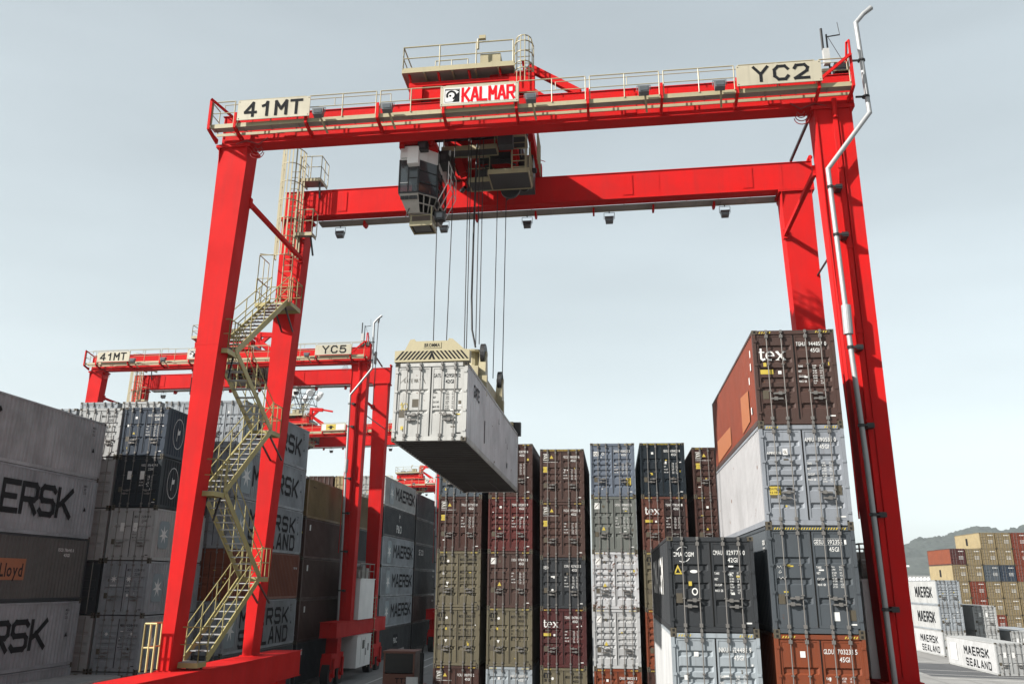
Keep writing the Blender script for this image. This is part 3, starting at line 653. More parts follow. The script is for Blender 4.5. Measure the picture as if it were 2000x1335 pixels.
grid = {0: ['T','T','T','T','M'], 1: ['T','R','R','T','T'], 2: ['T','R','T','T','T'], 3: ['T','T','S','N','R'], 4: ['T','T','T','R','D'], 5: ['T','T','R','T','T']}
# columns left to right, tiers bottom to top
cols = [['T','T','T','T','M'], ['T','O','O','T','T'], ['O','T','T','S','T','T'], ['T','T','T','N','T','T'], ['T','T','T','R','R','R'], ['R','T','R','R','R','R'], ['T','R','T','R','T','R']]
cm = {'T': (SAND, 'sand'), 'M': (MARED, 'maroon'), 'O': (RUSTR, 'rust'), 'S': (STEELB, 'steel blue'), 'N': (DBLUE, 'dark blue'), 'R': (RUSTR, 'red')}
TAN2 = cp('sun_bleached_tan', (.40, .31, .17), rust=.4)
for j, cl in enumerate(cols):
    for i, k in enumerate(cl):
        m_, nm = cm[k]; pos = ['ground', 'second', 'third', 'fourth', 'fifth', 'sixth'][i]; cn = ['leftmost', 'second', 'third', 'fourth', 'fifth', 'sixth', 'seventh'][j]
        SCn(57.4+2.6*j, 171.5, i*h6, h6-.01, 12.19, TAN2 if k == 'T' else m_, '%s container in the %s tier of the %s column of the far right block' % (nm, pos, cn), G, 'a', 'white', 'A A/B', None, None, far=True,
            coats={'T': SAND, 'M': ORBR}.get(k, m_), side=(side_words([('q', 5.9, .7, 6.8, 1.9, 1)], True) if (k == 'T' and (j == 0 or i == 5 and j == 2)) else None))
# ---------------------------------------------------------------- gantry crane
OX, OY = -2.97, 34.85
SHEAR = [1.]
def cxf(v):
    x, y, z = v; x -= OX; y -= OY
    if not SHEAR[0]: return (x, y, z)
    return (x, y, z*(1+.001*x-.00065*(y+3.85)))
def cpart(name, mb, mats, parent, smooth=False, kids=None):
    return link(name, mb.mesh(name, mats, cxf, smooth), parent)
def rail(b, pts, h=1.05, step=1.4, r=.022, mid=True, ends=True):
    for p, q in zip(pts, pts[1:]):
        p, q = Vector(p), Vector(q); up = Vector((0, 0, h)); L = (q-p).length; n = max(1, round(L/step))
        b.tube(p+up, q+up, r, 6)
        if mid: b.tube(p+up*.5, q+up*.5, r*.8, 6)
        for i in range(n+1): a = p.lerp(q, i/n); b.tube(a, a+up, r, 6)
def leg_mb(xo, xi_t, xi_b, y0, y1, z0=4.25, z1=23.42):
    b = MB(); lo, hi = min(xo, xi_t), max(xo, xi_t)
    def q(xi, z): a, c = sorted((xo, xi)); return [(a, y0, z), (c, y0, z), (c, y1, z), (a, y1, z)]
    b.hexa(q(xi_b, z0), q(xi_t, z1))
    for z in (9.6, 15.4): t = (z-z0)/(z1-z0); xi = xi_b+(xi_t-xi_b)*t; a, c = sorted((xo, xi)); b.box((a-.006, y0-.006, z), (c+.006, y1+.006, z+.015))
    a, c = lo-.10, hi+.10
    b.box((a, y0-.10, z1-.02), (c, y1+.08, z1+.035)); b.box((a, y0-.10, z1+.045), (c, y1+.08, z1+.10))
    # stiffener plates below the head
    for xx in (lo+.03, hi-.03): b.hexa([(xx-.012, y0-.002, z1-.7), (xx+.012, y0-.002, z1-.7), (xx+.012, y0+.0, z1-.7), (xx-.012, y0, z1-.7)], [(xx-.012, y0-.10, z1-.03), (xx+.012, y0-.10, z1-.03), (xx+.012, y0, z1-.03), (xx-.012, y0, z1-.03)])
    a, c = sorted((xo, xi_b)); b.box((a-.1, y0-.06, z0-.03), (c+.1, y1+.06, z0+.03))
    return b
def floodlight(parent, x, y, z, hang):
    b = MB(); b.k = 0
    if hang:
        b.hexa([(x-.16, y-.14, z-.26), (x+.16, y-.14, z-.26), (x+.16, y+.10, z-.30), (x-.16, y+.10, z-.30)], [(x-.21, y-.14, z), (x+.21, y-.14, z), (x+.21, y+.12, z-.02), (x-.21, y+.12, z-.02)])
        b.box((x-.18, y-.155, z-.22), (x+.18, y-.143, z-.05), 1)
        b.tube((x-.24, y, z-.1), (x-.24, y, z+.22), .012); b.tube((x+.24, y, z-.1), (x+.24, y, z+.22), .012); b.tube((x-.24, y, z+.22), (x+.24, y, z+.22), .012)
        b.beam((x, y, z+.2), (x, y-.1, z+.42), .05, .03)
    else:
        b.hexa([(x-.18, y-.28, z-.12), (x+.18, y-.28, z-.12), (x+.18, y-.06, z-.18), (x-.18, y-.06, z-.18)], [(x-.22, y-.30, z+.12), (x+.22, y-.30, z+.12), (x+.20, y, z+.17), (x-.20, y, z+.17)])
        b.box((x-.15, y-.305, z-.08), (x+.15, y-.296, z+.08), 1)
        b.tube((x-.25, y-.12, z), (x-.25, y-.12, z+.2), .012); b.tube((x+.25, y-.12, z), (x+.25, y-.12, z+.2), .012); b.tube((x-.25, y-.12, z+.2), (x+.25, y-.12, z+.2), .014)
        b.beam((x+.05, y-.02, z-.15), (x+.12, y+.72, z-.42), .07, .05, 2)
    return cpart('floodlight', b, [plain('lamp_housing', (.16, .17, .18), .45), LAMPG, CREAM], parent)
def flight(parent, x0, x1, ya, za, yb, zb, name='stair_flight'):
    b = MB(); run = Vector((0, yb-ya, zb-za)); n = max(3, int(abs(zb-za)/.235))
    for x in (x0, x1): b.beam((x, ya, za), (x, yb, zb), .04, .24)
    for i in range(1, n):
        p = Vector((0, ya, za))+run*(i/n); b.box((x0+.02, p.y-.13, p.z-.02), (x1-.02, p.y+.13, p.z+.015), 1)
    o = cpart(name, b, [YCREAM, STEEL], parent)
    b = MB()
    for x in (x0, x1):
        for h in (.55, 1.05): b.tube((x, ya, za+h+.1), (x, yb, zb+h+.1), .021, 6)
        for i in range(5): p = Vector((x, ya, za))+run*(i/4); b.tube(p, p+Vector((0, 0, 1.15)), .021, 6)
        b.tube((x, ya, za+.65), (x, ya-(.12 if yb > ya else -.12), za+.4), .021, 6)
    cp_ = link('handrail', b.mesh('handrail', YCREAM, cxf), o)
    return o
def make_crane(text_r, label):
    root = empty('gantry_crane', (OX, OY, 0), label, 'gantry crane', 'gantry cranes of the container yard')
    XL, XR = -15.0, 9.0; YF, YB = 31.0, 38.2
    for xo, xt, xb in ((XL, -13.82, -14.62), (9.02, 7.68, 8.12)):
        cpart('leg', leg_mb(xo, xt, xb, YF, YF+.92), RED, root); cpart('leg', leg_mb(xo, xt, xb, YB, YB+.92), RED, root)
    # conduit trunking and cables on the front right leg
    b = MB(); b.box((8.30, YF-.10, 4.4), (8.46, YF-.005, 23.3)); b.box((8.52, YF-.06, 4.4), (8.56, YF-.005, 22.9)); b.box((7.72, YF-.05, 9), (7.76, YF-.005, 23.1))
    for z in range(6, 23, 3): b.box((8.27, YF-.13, z), (8.49, YF-.101, z+.12))
    b.tube((8.38, YF-.2, 23.7), (8.38, YF-.12, 23.0), .09, 8)
    cpart('cable_trunking', b, RED, root)
    # girders
    for y0, nm in ((YF, 'f'), (YB, 'r')):
        b = MB(); b.box((XL+.05, y0+.04, 23.56), (9.1, y0+.62, 24.80)); b.box((XL, y0, 23.535), (9.15, y0+.66, 23.56)); b.box((XL, y0, 24.80), (9.15, y0+.66, 24.825))
        b.box((XL+.05, y0+.22, 24.825), (9.1, y0+.30, 24.90))
        x = XL+1.2
        while x < 9: b.box((x, y0+.028, 23.562), (x+.012, y0+.039, 24.798)); x += 1.35*4
        b.box((9.1, y0+.0, 23.55), (9.14, y0+.66, 25.1)); b.tube((9.12, y0+.1, 25.05), (9.12, y0+.5, 25.05), .1, 10)
        for x in (-12.2, -5.6, 1.0, 6.3):
            b.box((x-.22, y0+.012, 23.7), (x+.22, y0+.027, 24.65))
            for zz in (23.78, 24.0, 24.22, 24.44, 24.58):
                for xx in (x-.17, x-.06, x+.06, x+.17): b.tube((xx, y0+.002, zz), (xx, y0+.012, zz), .016, 5)
        cpart('girder', b, RED, root)
    # tie beams between the portals
    for x in (-13.95, 7.72):
        b = MB(); b.beam((x, YF+.8, 21.4), (x, YB+.1, 21.4), .16, .16)
        for yy in (YF+.92, YB): b.box((x-.1, yy-.1, 21.2), (x+.1, yy+.1, 21.6))
        cpart('tie_beam', b, RED, root)
    b = MB(); b.beam((8.6, YF+.5, 25.4), (8.3, YB+.3, 25.0), .10, .10); b.beam((8.9, YF+.9, 19.5), (8.9, YB, 19.5), .06, .06)
    cpart('cable_bridge', b, DARK, root)
    # front walkway: deck, toe board, railing
    XS = [-15.14, -14.1, -11.29, -8.51, -5.98, -3.23, -.57, 2.14, 4.86, 7.75, 8.95]
    b = MB(); b.box((XL-.12, 30.25, 23.93), (9.0, 30.68, 23.955)); x = XL
    while x < 9: b.box((x, 30.26, 23.89), (x+.035, 30.67, 23.929)); x += 1.1
    wk = cpart('walkway', b, [GRATE], root)
    b = MB(); b.box((XL-.12, 30.22, 23.86), (9.0, 30.248, 24.03)); b.box((XL-.12, 30.846, 23.845), (9.0, 30.87, 23.96))
    link('toe_board', b.mesh('toe_board', CREAM, cxf), wk)
    b = MB()
    for i in range(len(XS)-1): rail(b, [(XS[i]+.08, 30.2, 24.0), (XS[i+1]-.08, 30.2, 24.0)], .98, 1.4)
    rail(b, [(XL-.1, 30.2, 24.0), (XL-.1, 30.9, 24.0)], .98, .8)
    rail(b, [(XL+.1, 30.86, 24.88), (-8.2, 30.86, 24.88)], .35, 2.6, .016, False); rail(b, [(-1.8, 30.86, 24.88), (9., 30.86, 24.88)], .35, 2.6, .016, False)
    link('railing', b.mesh('railing', CREAM, cxf), wk)
    for i, x in enumerate(XS):
        b = MB(); b.beam((x, 31.0, 23.66), (x, 30.17, 23.84), .09, .13); b.box((x-.05, 30.12, 23.8), (x+.05, 30.165, 24.45 if 0 < i < 10 else 25.08)); b.box((x-.05, 30.6, 23.72), (x+.05, 31.0, 23.8))
        link('bracket', b.mesh('bracket', RED, cxf), wk)
    b = MB(); b.beam((8.95, 30.06, 25.05), (7.78, 30.06, 24.1), .1, .1); b.path([(9.0, 30.3, 25.0), (9.0, 30.3, 25.75), (9.0, 30.6, 25.85), (9.0, 30.9, 25.2)], .045)
    b.beam((XL-.12, 30.06, 25.08), (XL+1.0, 30.9, 24.2), .08, .08); b.tube((-14.2, 31.2, 24.85), (-13.7, 31.2, 25.1), .14, 10)
    link('end_strut', b.mesh('end_strut', RED, cxf), wk)
    # rear walkway
    b = MB(); b.box((XL+1.5, 38.87, 23.50), (8.0, 39.48, 23.52)); x = XL+1.5
    while x < 8: b.box((x, 38.88, 23.46), (x+.035, 39.47, 23.499)); x += 1.1
    wk2 = cpart('walkway', b, [GRATE], root)
    b = MB(); b.box((XL+1.5, 39.482, 23.47), (8.0, 39.51, 23.62)); rail(b, [(XL+1.5, 39.50, 23.6), (8.0, 39.50, 23.6)], 1.0, 1.4); link('railing', b.mesh('railing', CREAM, cxf), wk2)
    for x in XS[1:-1]:
        b = MB(); b.hexa([(x-.04, 38.87, 23.15), (x+.04, 38.87, 23.15), (x+.04, 39.3, 23.2), (x-.04, 39.3, 23.2)], [(x-.04, 38.87, 23.45), (x+.04, 38.87, 23.45), (x+.04, 39.56, 23.45), (x-.04, 39.56, 23.45)])
        link('bracket', b.mesh('bracket', RED, cxf), wk2)
    for x in (-10.7, -8.05, -2.65, 1.48, 4.2): floodlight(root, x, 30.0, 24.03, False)
    for x in (-12.6, -7.6, -3.67, .14, 5.39): floodlight(root, x, 39.5, 23.2, True)
    # sign boards
    for x0, x1, z0, z1, st, nm in ((-13.97, -11.12, 24.02, 24.86, '41MT', 0), (4.84, 7.85, 24.02, 24.84, text_r, 0), (-6.08, -3.13, 24.02, 24.86, 'KALMAR', 1)):
        b = MB(); b.box((x0, 30.0, z0), (x1, 30.035, z1)); P = lambda ox, oz: (lambda a, c, e=0: (ox+a, 29.996-e, oz+c))
        if nm:
            b.add([P(x0+.13, z0+.1)(0, 0), P(x0+.13, z0+.1)(2.7, 0), P(x0+.13, z0+.1)(2.7, .64), P(x0+.13, z0+.1)(0, .64)], [(0,1,2,3)], 2)
        for bx_ in (x0+.06, x1-.06):
            for bz_ in (z0+.06, z1-.06): b.tube((bx_, 29.992, bz_), (bx_, 30.0, bz_), .018, 6, 1)
        sg = cpart('sign_board', b, [SIGNB, BLACK, WHITE], root)
        b = MB(); Q = lambda ox, oz: (lambda a, c, e=0: (ox+a, 29.991-e, oz+c))
        if nm:
            strokes(b, st, Q(x0+.85, z0+.16), .52, .235, .338, .19, 1)
            e = Q(x0+.17, z0+.14); quad(b, e, 0, 0, .56, .56, 0); w = lambda a, c, ee=0: e(a, c, .003); w2 = lambda a, c, ee=0: e(a, c, .006)
            w_ = lambda ox, oz, dd: (lambda a, c, ee=0: e(ox+a, oz+c, dd))
            quad(b, w, .02, .02, .54, .54, 2)
            ring(b, w_(.25, .29, .006), .12, .20, 0, 22, R(-70), R(215)); ring(b, w_(.21, .27, .0065), .0, .045, 0)
            b.add([w2(.30, .02), w2(.54, .02), w2(.54, .42), w2(.42, .30), w2(.40, .16)], [(0,1,2,3,4)], 0)
            b.add([w2(.02, .50), w2(.40, .50), w2(.54, .42), w2(.54, .52), w2(.02, .54)], [(0,1,2,3,4)], 0)
        else:
            strokes(b, st, Q(x0+(.32 if st == '41MT' else .62), z0+.15), .55, .40 if st == '41MT' else .48, .60 if st == '41MT' else .72, .2, 0)
        link('lettering', b.mesh('lettering', [BLACK, REDL, WHITE], cxf), sg)
    # antennas and reel on the right end
    b = MB(); b.box((8.28, 31.1, 25.35), (8.5, 31.3, 26.0), 1); b.tube((8.5, 31.3, 24.9), (8.5, 31.3, 26.7), .035); b.tube((8.3, 31.2, 26.0), (8.3, 31.2, 26.9), .05)
    b.tube((8.5, 31.3, 26.6), (9.0, 31.3, 26.65), .025); b.tube((9.0, 31.3, 26.65), (8.95, 31.3, 27.2), .012); b.tube((8.55, 31.3, 26.6), (9.05, 31.3, 25.4), .012)
    b.tube((8.2, 31.3, 25.05), (8.5, 31.3, 25.05), .18, 12, 2); b.box((8.6, 31.0, 24.95), (9.1, 31.4, 25.3), 0)
    cpart('radio_antenna', b, [DARK, plain('antenna_grey', (.5, .51, .5), .5), CAST], root)
    # exhaust pipe of the generator
    SHEAR[0] = 0
    b = MB(); b.path([(8.18, 30.62, 4.3), (8.07, 30.62, 10.86), (7.95, 30.62, 15.28), (7.86, 30.62, 21.1), (9.52, 30.62, 23.25), (9.43, 30.62, 27.0), (9.75, 30.62, 27.38)], .085, 24)
    b.tube((9.72, 30.62, 27.35), (10.05, 30.62, 27.62), .085, 12, r2=.10); b.tube((7.945, 30.62, 15.05), (7.96, 30.62, 16.05), .155, 14)
    ep = cpart('exhaust_pipe', b, STEEL, root, smooth=False)
    b = MB()
    for z, x in ((6.4, 8.14), (9.2, 8.09), (12.0, 8.03), (14.6, 7.96), (18.6, 7.9), (20.4, 7.87)):
        b.box((x-.13, 30.53, z-.03), (x+.40, 30.56, z+.03)); b.box((x+.18, 30.55, z-.08), (x+.40, 30.98, z+.08)); b.tube((x, 30.62, z-.05), (x, 30.62, z+.05), .11, 12)
    for z in (23.9, 25.4): b.tube((9.46, 30.62, z-.03), (9.46, 30.62, z+.03), .14, 12); b.box((9.1, 30.58, z-.03), (9.4, 30.64, z+.03))
    b.add([(9.76, 30.52, 27.30), (10.10, 30.52, 27.60), (10.10, 30.72, 27.60), (9.76, 30.72, 27.30)], [(0,1,2,3)])
    link('clamp', b.mesh('clamp', DARK, cxf), ep)
    SHEAR[0] = 1
    # sill beams, bogies, houses
    for sx, side in ((-14.42, 0), (8.5, 1)):
        b = MB(); w = .62
        b.box((sx-w, 27.3, 3.25), (sx+w, 41.9, 4.22)); b.box((sx-w-.03, 27.2, 4.22), (sx+w+.03, 42.0, 4.25)); b.box((sx-w-.03, 27.2, 3.22), (sx+w+.03, 42.0, 3.25))
        b.tube((sx, 27.1, 4.1), (sx, 27.3, 4.1), .1, 10)
        cpart('sill_beam', b, RED, root)
        for yc in (28.9, 40.3):
            b = MB(); b.box((sx-.42, yc-.5, 2.2), (sx+.42, yc+.5, 3.22)); b.box((sx-.36, yc-1.5, 1.2), (sx+.36, yc+1.5, 2.2))
            for yy in (yc-1.1, yc+1.1): b.box((sx-.5, yy-.16, .75), (sx-.42, yy+.16, 1.9)); b.box((sx+.42, yy-.16, .75), (sx+.5, yy+.16, 1.9))
            bg_ = cpart('bogie', b, RED, root)
            for yy in (yc-1.1, yc+1.1):
                b = MB(); b.tube((sx-.28, yy, .82), (sx+.28, yy, .82), .81, 24); b.tube((sx-.3, yy, .82), (sx+.3, yy, .82), .42, 18, 1); b.tube((sx-.52, yy, .82), (sx+.52, yy, .82), .14, 12, 1)
                link('wheel', b.mesh('wheel', [RUBBER, RED], cxf), bg_)
    b = MB(); b.box((7.95, 32.3, 4.27), (9.28, 36.7, 7.15)); b.box((7.9, 32.25, 7.15), (9.33, 36.75, 7.21))
    eh = cpart('electrical_house', b, WHP, root)
    b = MB(); rail(b, [(8.0, 32.4, 7.21), (9.2, 32.4, 7.21), (9.2, 36.6, 7.21), (8.0, 36.6, 7.21), (8.0, 32.4, 7.21)], 1.1, 1.4, .03); b.box((8.2, 33.7, 7.21), (9.0, 34.7, 8.1)); b.box((8.2, 34.9, 7.21), (9.0, 35.7, 8.0)); b.box((7.4, 33.0, 6.2), (7.9, 36.0, 6.26)); b.box((7.45, 33.4, 6.27), (7.85, 34.2, 7.1))
    b.tube((8.1, 32.9, 7.55), (9.0, 32.9, 7.55), .3, 14)
    link('roof_equipment', b.mesh('roof_equipment', GRATE, cxf), eh)
    b = MB(); b.box((7.9, 32.0, .95), (9.4, 36.2, 3.12)); b.box((7.85, 31.95, 3.12), (9.45, 36.25, 3.18))
    b.box((9.401, 33.6, 2.2), (9.415, 34.2, 2.8), 1); b.box((9.401, 35.2, 2.0), (9.415, 35.5, 2.5), 1); b.box((9.401, 34.6, 1.7), (9.412, 34.8, 2.2), 1); b.box((9.401, 33.2, 1.1), (9.41, 33.22, 3.0), 1); b.box((9.401, 34.4, 1.1), (9.41, 34.42, 3.0), 1)
    cpart('generator_cabinet', b, [WHP, DARK], root)
    b = MB()
    for x in (8.75, 9.15): b.tube((x, 37.9, .6), (x, 37.9, 6.0), .03, 6)
    for i in range(18): b.tube((8.75, 37.9, .8+.29*i), (9.15, 37.9, .8+.29*i), .018, 5)
    for z in (3.4, 4.2, 5.0, 5.8): b.path([(8.65, 37.95, z), (8.65, 37.4, z), (9.25, 37.4, z), (9.25, 37.95, z)], .022, 5)
    cpart('access_ladder', b, CREAM, root)
    # small guard gate left of the front left leg
    b = MB(); rail(b, [(-15.45, 30.7, 4.25), (-15.05, 30.7, 4.25)], 1.5, .2, .035); rail(b, [(-15.45, 30.7, 4.25), (-15.45, 31.9, 4.25)], 1.5, 1.2, .035)
    cpart('guard_rail', b, plain('guard_yellow', (.60, .50, .22), .5), root)
    SHEAR[0] = 0
    # stairs on the left side
    xa, xb = -14.72, -13.92
    for ya, za, yb, zb in ((32.3, 4.5, 36.6, 7.2), (36.5, 7.2, 32.4, 10.05), (32.3, 10.05, 36.4, 12.95), (36.3, 12.95, 32.2, 15.15), (32.0, 15.15, 36.9, 18.62)): flight(root, xa, xb, ya, za, yb, zb)
    for y0, y1, z, o in ((31.6, 32.3, 4.45, -1), (36.6, 37.5, 7.2, 1), (31.5, 32.4, 10.05, -1), (36.4, 37.4, 12.95, 1), (31.3, 32.2, 15.15, -1), (36.9, 38.15, 18.62, 1)):
        b = MB(); x1 = xb if z != 18.62 else -13.75; x0 = xa if z != 18.62 else -15.4
        b.box((x0, y0, z-.02), (x1, y1, z), 1); b.box((x0, y0, z-.18), (x1, y0+.03, z-.021)); b.box((x0, y1-.03, z-.18), (x1, y1, z-.021)); b.box((x1-.03, y0+.03, z-.18), (x1, y1-.03, z-.021)); b.box((x0, y0+.03, z-.18), (x0+.03, y1-.03, z-.021))
        la = cpart('landing', b, [YCREAM, GRATE], root)
        b = MB(); e = y1 if o > 0 else y0
        rail(b, [(x0, e, z), (x1, e, z)], 1.1, .6); rail(b, [(x1, y0, z), (x1, y1, z)], 1.1, .6); rail(b, [(x0, y0, z), (x0, y1, z)], 1.1, .6)
        link('handrail', b.mesh('handrail', YCREAM, cxf), la)
        b = MB()
        for x in (-14.55, -14.05): b.beam((x, y1-.05 if o < 0 else y0+.1, z-.18), (x, 38.2 if o > 0 else 31.92, z-1.0), .06, .06)
        link('bracket', b.mesh('bracket', DARK, cxf), la)
    # caged ladder up the rear leg
    b = MB(); yl = 37.85; xl0, xl1 = -14.62, -14.2
    for x in (xl0, xl1): b.tube((x, yl, 18.6), (x, yl, 25.8), .026, 6)
    z = 18.9
    while z < 25.4: b.tube((xl0, yl, z), (xl1, yl, z), .016, 5); z += .29
    for z in (19.5, 21, 22.5, 24): b.tube((xl1, yl, z), (xl1, 38.2, z), .018, 5); b.tube((xl0, yl, z), (xl0, 38.2, z), .018, 5)
    ld = cpart('ladder', b, CREAM, root)
    b = MB(); cxm = (xl0+xl1)/2; pts = [(cxm-.08+.52*math.cos(t), yl-.02-.78*math.sin(t)) for t in [math.pi*i/10 for i in range(11)]]
    for z in (20.9, 21.8, 22.7, 23.6, 24.5, 25.4, 26.2): b.path([(x, y, z) for x, y in pts], .022, 5)
    for x, y in pts: b.beam((x, y, 20.9), (x, y, 26.2), .06, .02)
    link('safety_cage', b.mesh('safety_cage', CREAM, cxf), ld)
    for x0, x1, y0, y1, z in ((-14.15, -13.3, 37.5, 38.15, 22.1), (-14.2, -13.2, 37.85, 38.9, 24.95)):
        b = MB(); b.box((x0, y0, z-.02), (x1, y1, z), 1); b.box((x0, y0, z-.16), (x1, y0+.03, z-.021)); b.box((x1-.03, y0+.03, z-.16), (x1, y1, z-.021)); b.box((x0, y0+.03, z-.16), (x0+.03, y1, z-.021))
        la = cpart('landing', b, [CREAM, GRATE], root)
        b = MB(); rail(b, [(x0, y0, z), (x1, y0, z), (x1, y1, z)], 1.1, .5); rail(b, [(x0, y0, z), (x0, y1, z)], 1.1, .5)
        link('handrail', b.mesh('handrail', CREAM, cxf), la)
        b = MB()
        for x in (x0+.1, x1-.1): b.beam((x, y0+.2, z-.16), (x, 38.19, z-.9), .07, .07)
        link('bracket', b.mesh('bracket', DARK, cxf), la)
    b = MB(); rail(b, [(-15.4, 36.95, 18.64), (-15.4, 38.1, 18.64)], 2.2, .5); rail(b, [(-15.4, 36.95, 18.64), (-14.75, 36.95, 18.64)], 2.2, .5); b.tube((-15.4, 36.95, 20.9), (-14.8, 37.2, 20.9), .022)
    cpart('guard_frame', b, CREAM, root)
    SHEAR[0] = 1
    # hanging cables at the leg heads
    b = MB()
    for x, s in ((-13.4, 1), (7.2, -1)):
        for i in range(4):
            r_ = .12+.05*i; pts = [(x+r_*math.cos(t), 30.95-.02*i, 23.35-.1*i+r_*math.sin(t)*.9) for t in [math.pi+math.pi*j/8 for j in range(9)]]; b.path(pts, .018, 5)
        b.path([(x-.9*s, 30.92, 23.5), (x-.5*s, 30.9, 23.62), (x, 30.93, 23.45), (x+.35*s, 30.93, 23.7)], .03, 5)
    cpart('cable_loop', b, paint('red_cable', (.25, .01, .01), .5, .2, 0), root)
    make_trolley(root)
    return root
def make_trolley(root):
    # trolley frame running on both girders
    b = MB()
    for y0 in (31.1, 38.3): b.box((-7.5, y0, 25.02), (-2.9, y0+.42, 25.55))
    for x in (-7.4, -5.2, -3.1): b.box((x-.12, 31.52, 25.0), (x+.12, 38.3, 25.5))
    b.box((-7.55, 31.0, 25.55), (-2.85, 31.25, 25.72)); b.box((-7.5, 30.95, 24.98), (-7.0, 31.1, 25.5)); b.box((-3.6, 30.95, 24.98), (-2.6, 31.1, 25.8))
    for x in (-7.45, -6.3, -5.1, -3.9, -2.95): b.beam((x, 31.2, 25.6), (x-.1, 30.75, 26.2), .08, .08)
    b.beam((-2.9, 31.4, 26.3), (-.9, 31.4, 25.0), .22, .28); b.beam((-2.9, 33, 26.2), (-1.6, 33, 25.2), .18, .25); b.box((-4.4, 31.3, 25.72), (-2.9, 32.6, 26.1))
    # jib with post at the rear
    b.hexa([(-4.75, 36.8, 25.5), (-4.15, 36.8, 25.5), (-4.15, 37.3, 25.5), (-4.75, 37.3, 25.5)], [(-4.6, 36.85, 28.1), (-4.25, 36.85, 28.1), (-4.25, 37.2, 28.1), (-4.6, 37.2, 28.1)]); b.beam((-4.6, 37.05, 28.0), (-2.9, 37.05, 27.85), .32, .42); b.beam((-2.9, 37.05, 27.87), (-1.6, 37.05, 27.6), .2, .2); b.beam((-4.3, 37.05, 27.1), (-3.5, 37.05, 27.85), .25, .35)
    for x in (-6.9, -3.4):
        for y in (31.3, 38.5): b.tube((x, y-.08, 24.98), (x, y+.08, 24.98), .2, 14, 1)
    tr = cpart('trolley', b, [RED, DARK], root)
    # ---- deck
    b = MB(); b.box((-7.75, 30.72, 26.020), (-3.4, 33.6, 26.050), 1); b.box((-7.77, 30.68, 25.990), (-3.38, 30.718, 26.200)); b.box((-7.79, 30.718, 25.990), (-7.752, 33.6, 26.140))
    for x in (-6.9, -5.8, -4.9, -4.0): b.box((x-.03, 30.73, 25.940), (x+.03, 33.5, 26.018))
    b.box((-4.75, 31.0, 26.060), (-3.95, 31.8, 26.790)); b.box((-7.0, 31.6, 26.060), (-6.2, 32.6, 26.540), 2); b.tube((-6.0, 32.4, 26.340), (-5.0, 32.4, 26.340), .3, 14, 2); b.box((-7.0, 34, 25.5), (-3.6, 37.5, 26.240), 2)
    link('machinery_deck', b.mesh('machinery_deck', [CREAM, GRATE, plain('machinery_grey', (.2, .2, .2), .5)], cxf), tr)
    b = MB(); rail(b, [(-7.74, 33.5, 26.140), (-7.74, 30.7, 26.140), (-3.42, 30.7, 26.140)], 1.0, 1.25, .028)
    rail(b, [(-6.6, 31.4, 26.140), (-5.3, 31.4, 26.140)], .75, .6, .022, False); b.tube((-4.8, 30.72, 26.840), (-4.8, 30.72, 27.290), .05, 6); b.box((-4.75, 30.6, 27.240), (-4.5, 30.75, 27.390))
    link('railing', b.mesh('railing', CREAM, cxf), tr)
    # caged ladder on the right
    b = MB(); pts = [(-3.05+.38*math.cos(t), 31.0-.5*math.sin(t)+.2) for t in [math.pi*i/7 for i in range(8)]]
    for z in (25.9, 26.190, 26.640, 27.090): b.path([(x, y, z) for x, y in pts], .024, 5)
    top = [(-3.05+.3*math.cos(t), 31.0-.4*math.sin(t)+.2) for t in [math.pi*i/7 for i in range(8)]]; b.path([(x, y, 27.390) for x, y in top], .024, 5)
    for (x, y), (x2, y2) in zip(pts, top): b.tube((x, y, 25.3), (x, y, 27.090), .02, 5); b.tube((x, y, 27.090), (x2, y2, 27.390), .02, 5)
    for i in range(9): b.tube((-3.3, 31.25, 24.6+.3*i), (-2.8, 31.25, 24.6+.3*i), .018, 5)
    link('safety_cage', b.mesh('safety_cage', CREAM, cxf), tr)
    # lower platforms between the girders
    b = MB()
    def plat(x0, x1, y0, y1, z, h=.16):
        b.box((x0, y0, z), (x1, y1, z+.03), 1)
        for a, c in (((x0, y0-.04), (x1, y0)), ((x0, y1), (x1, y1+.04)), ((x0-.04, y0-.04), (x0, y1+.04)), ((x1, y0-.04), (x1+.04, y1+.04))): b.box((a[0], a[1], z-.04), (c[0], c[1], z+h))
    plat(-6.6, -4.4, 33.4, 34.0, 23.95); plat(-5.6, -4.75, 34.25, 35.15, 22.9); plat(-4.70, -3.1, 33.6, 35.15, 22.9); plat(-6.4, -5.4, 34.6, 36.0, 24.2); plat(-4.3, -3.2, 33.2, 34.2, 24.3)
    b.box((-4.25, 32.8, 23.75), (-3.65, 33.3, 24.6), 1); b.box((-5.3, 34.4, 22.96), (-4.9, 35.0, 23.5), 1); b.box((-7.0, 34.9, 23.9), (-6.5, 36, 24.7), 1)
    for i in range(14): b.box((-6.1+.11*i, 34.2, 24.5), (-6.05+.11*i, 35.4, 24.52), 2); b.box((-4.4+.07*i, 33.3, 24.75), (-4.37+.07*i, 34.1, 24.77), 2)
    for x, y in ((-6.55, 33.42), (-4.45, 33.42), (-5.55, 34.3), (-3.15, 33.65), (-5.5, 35.1), (-3.15, 35.1), (-4.7, 35.1)): b.beam((x, y, 22.95 if x > -5.9 and y > 33.5 else 24.0), (x, y, 25.1), .05, .05)
    for x in (-3.75, -3.2): b.beam((x, 33.55, 22.95), (x, 33.55, 25.2), .05, .05)
    for i in range(8): b.tube((-3.75, 33.55, 23.1+.27*i), (-3.2, 33.55, 23.1+.27*i), .02, 5)
    rail(b, [(-5.62, 34.2, 22.95), (-4.75, 34.2, 22.95)], 1.0, .4); rail(b, [(-5.62, 34.2, 22.95), (-5.62, 35.2, 22.95)], 1.0, .5)
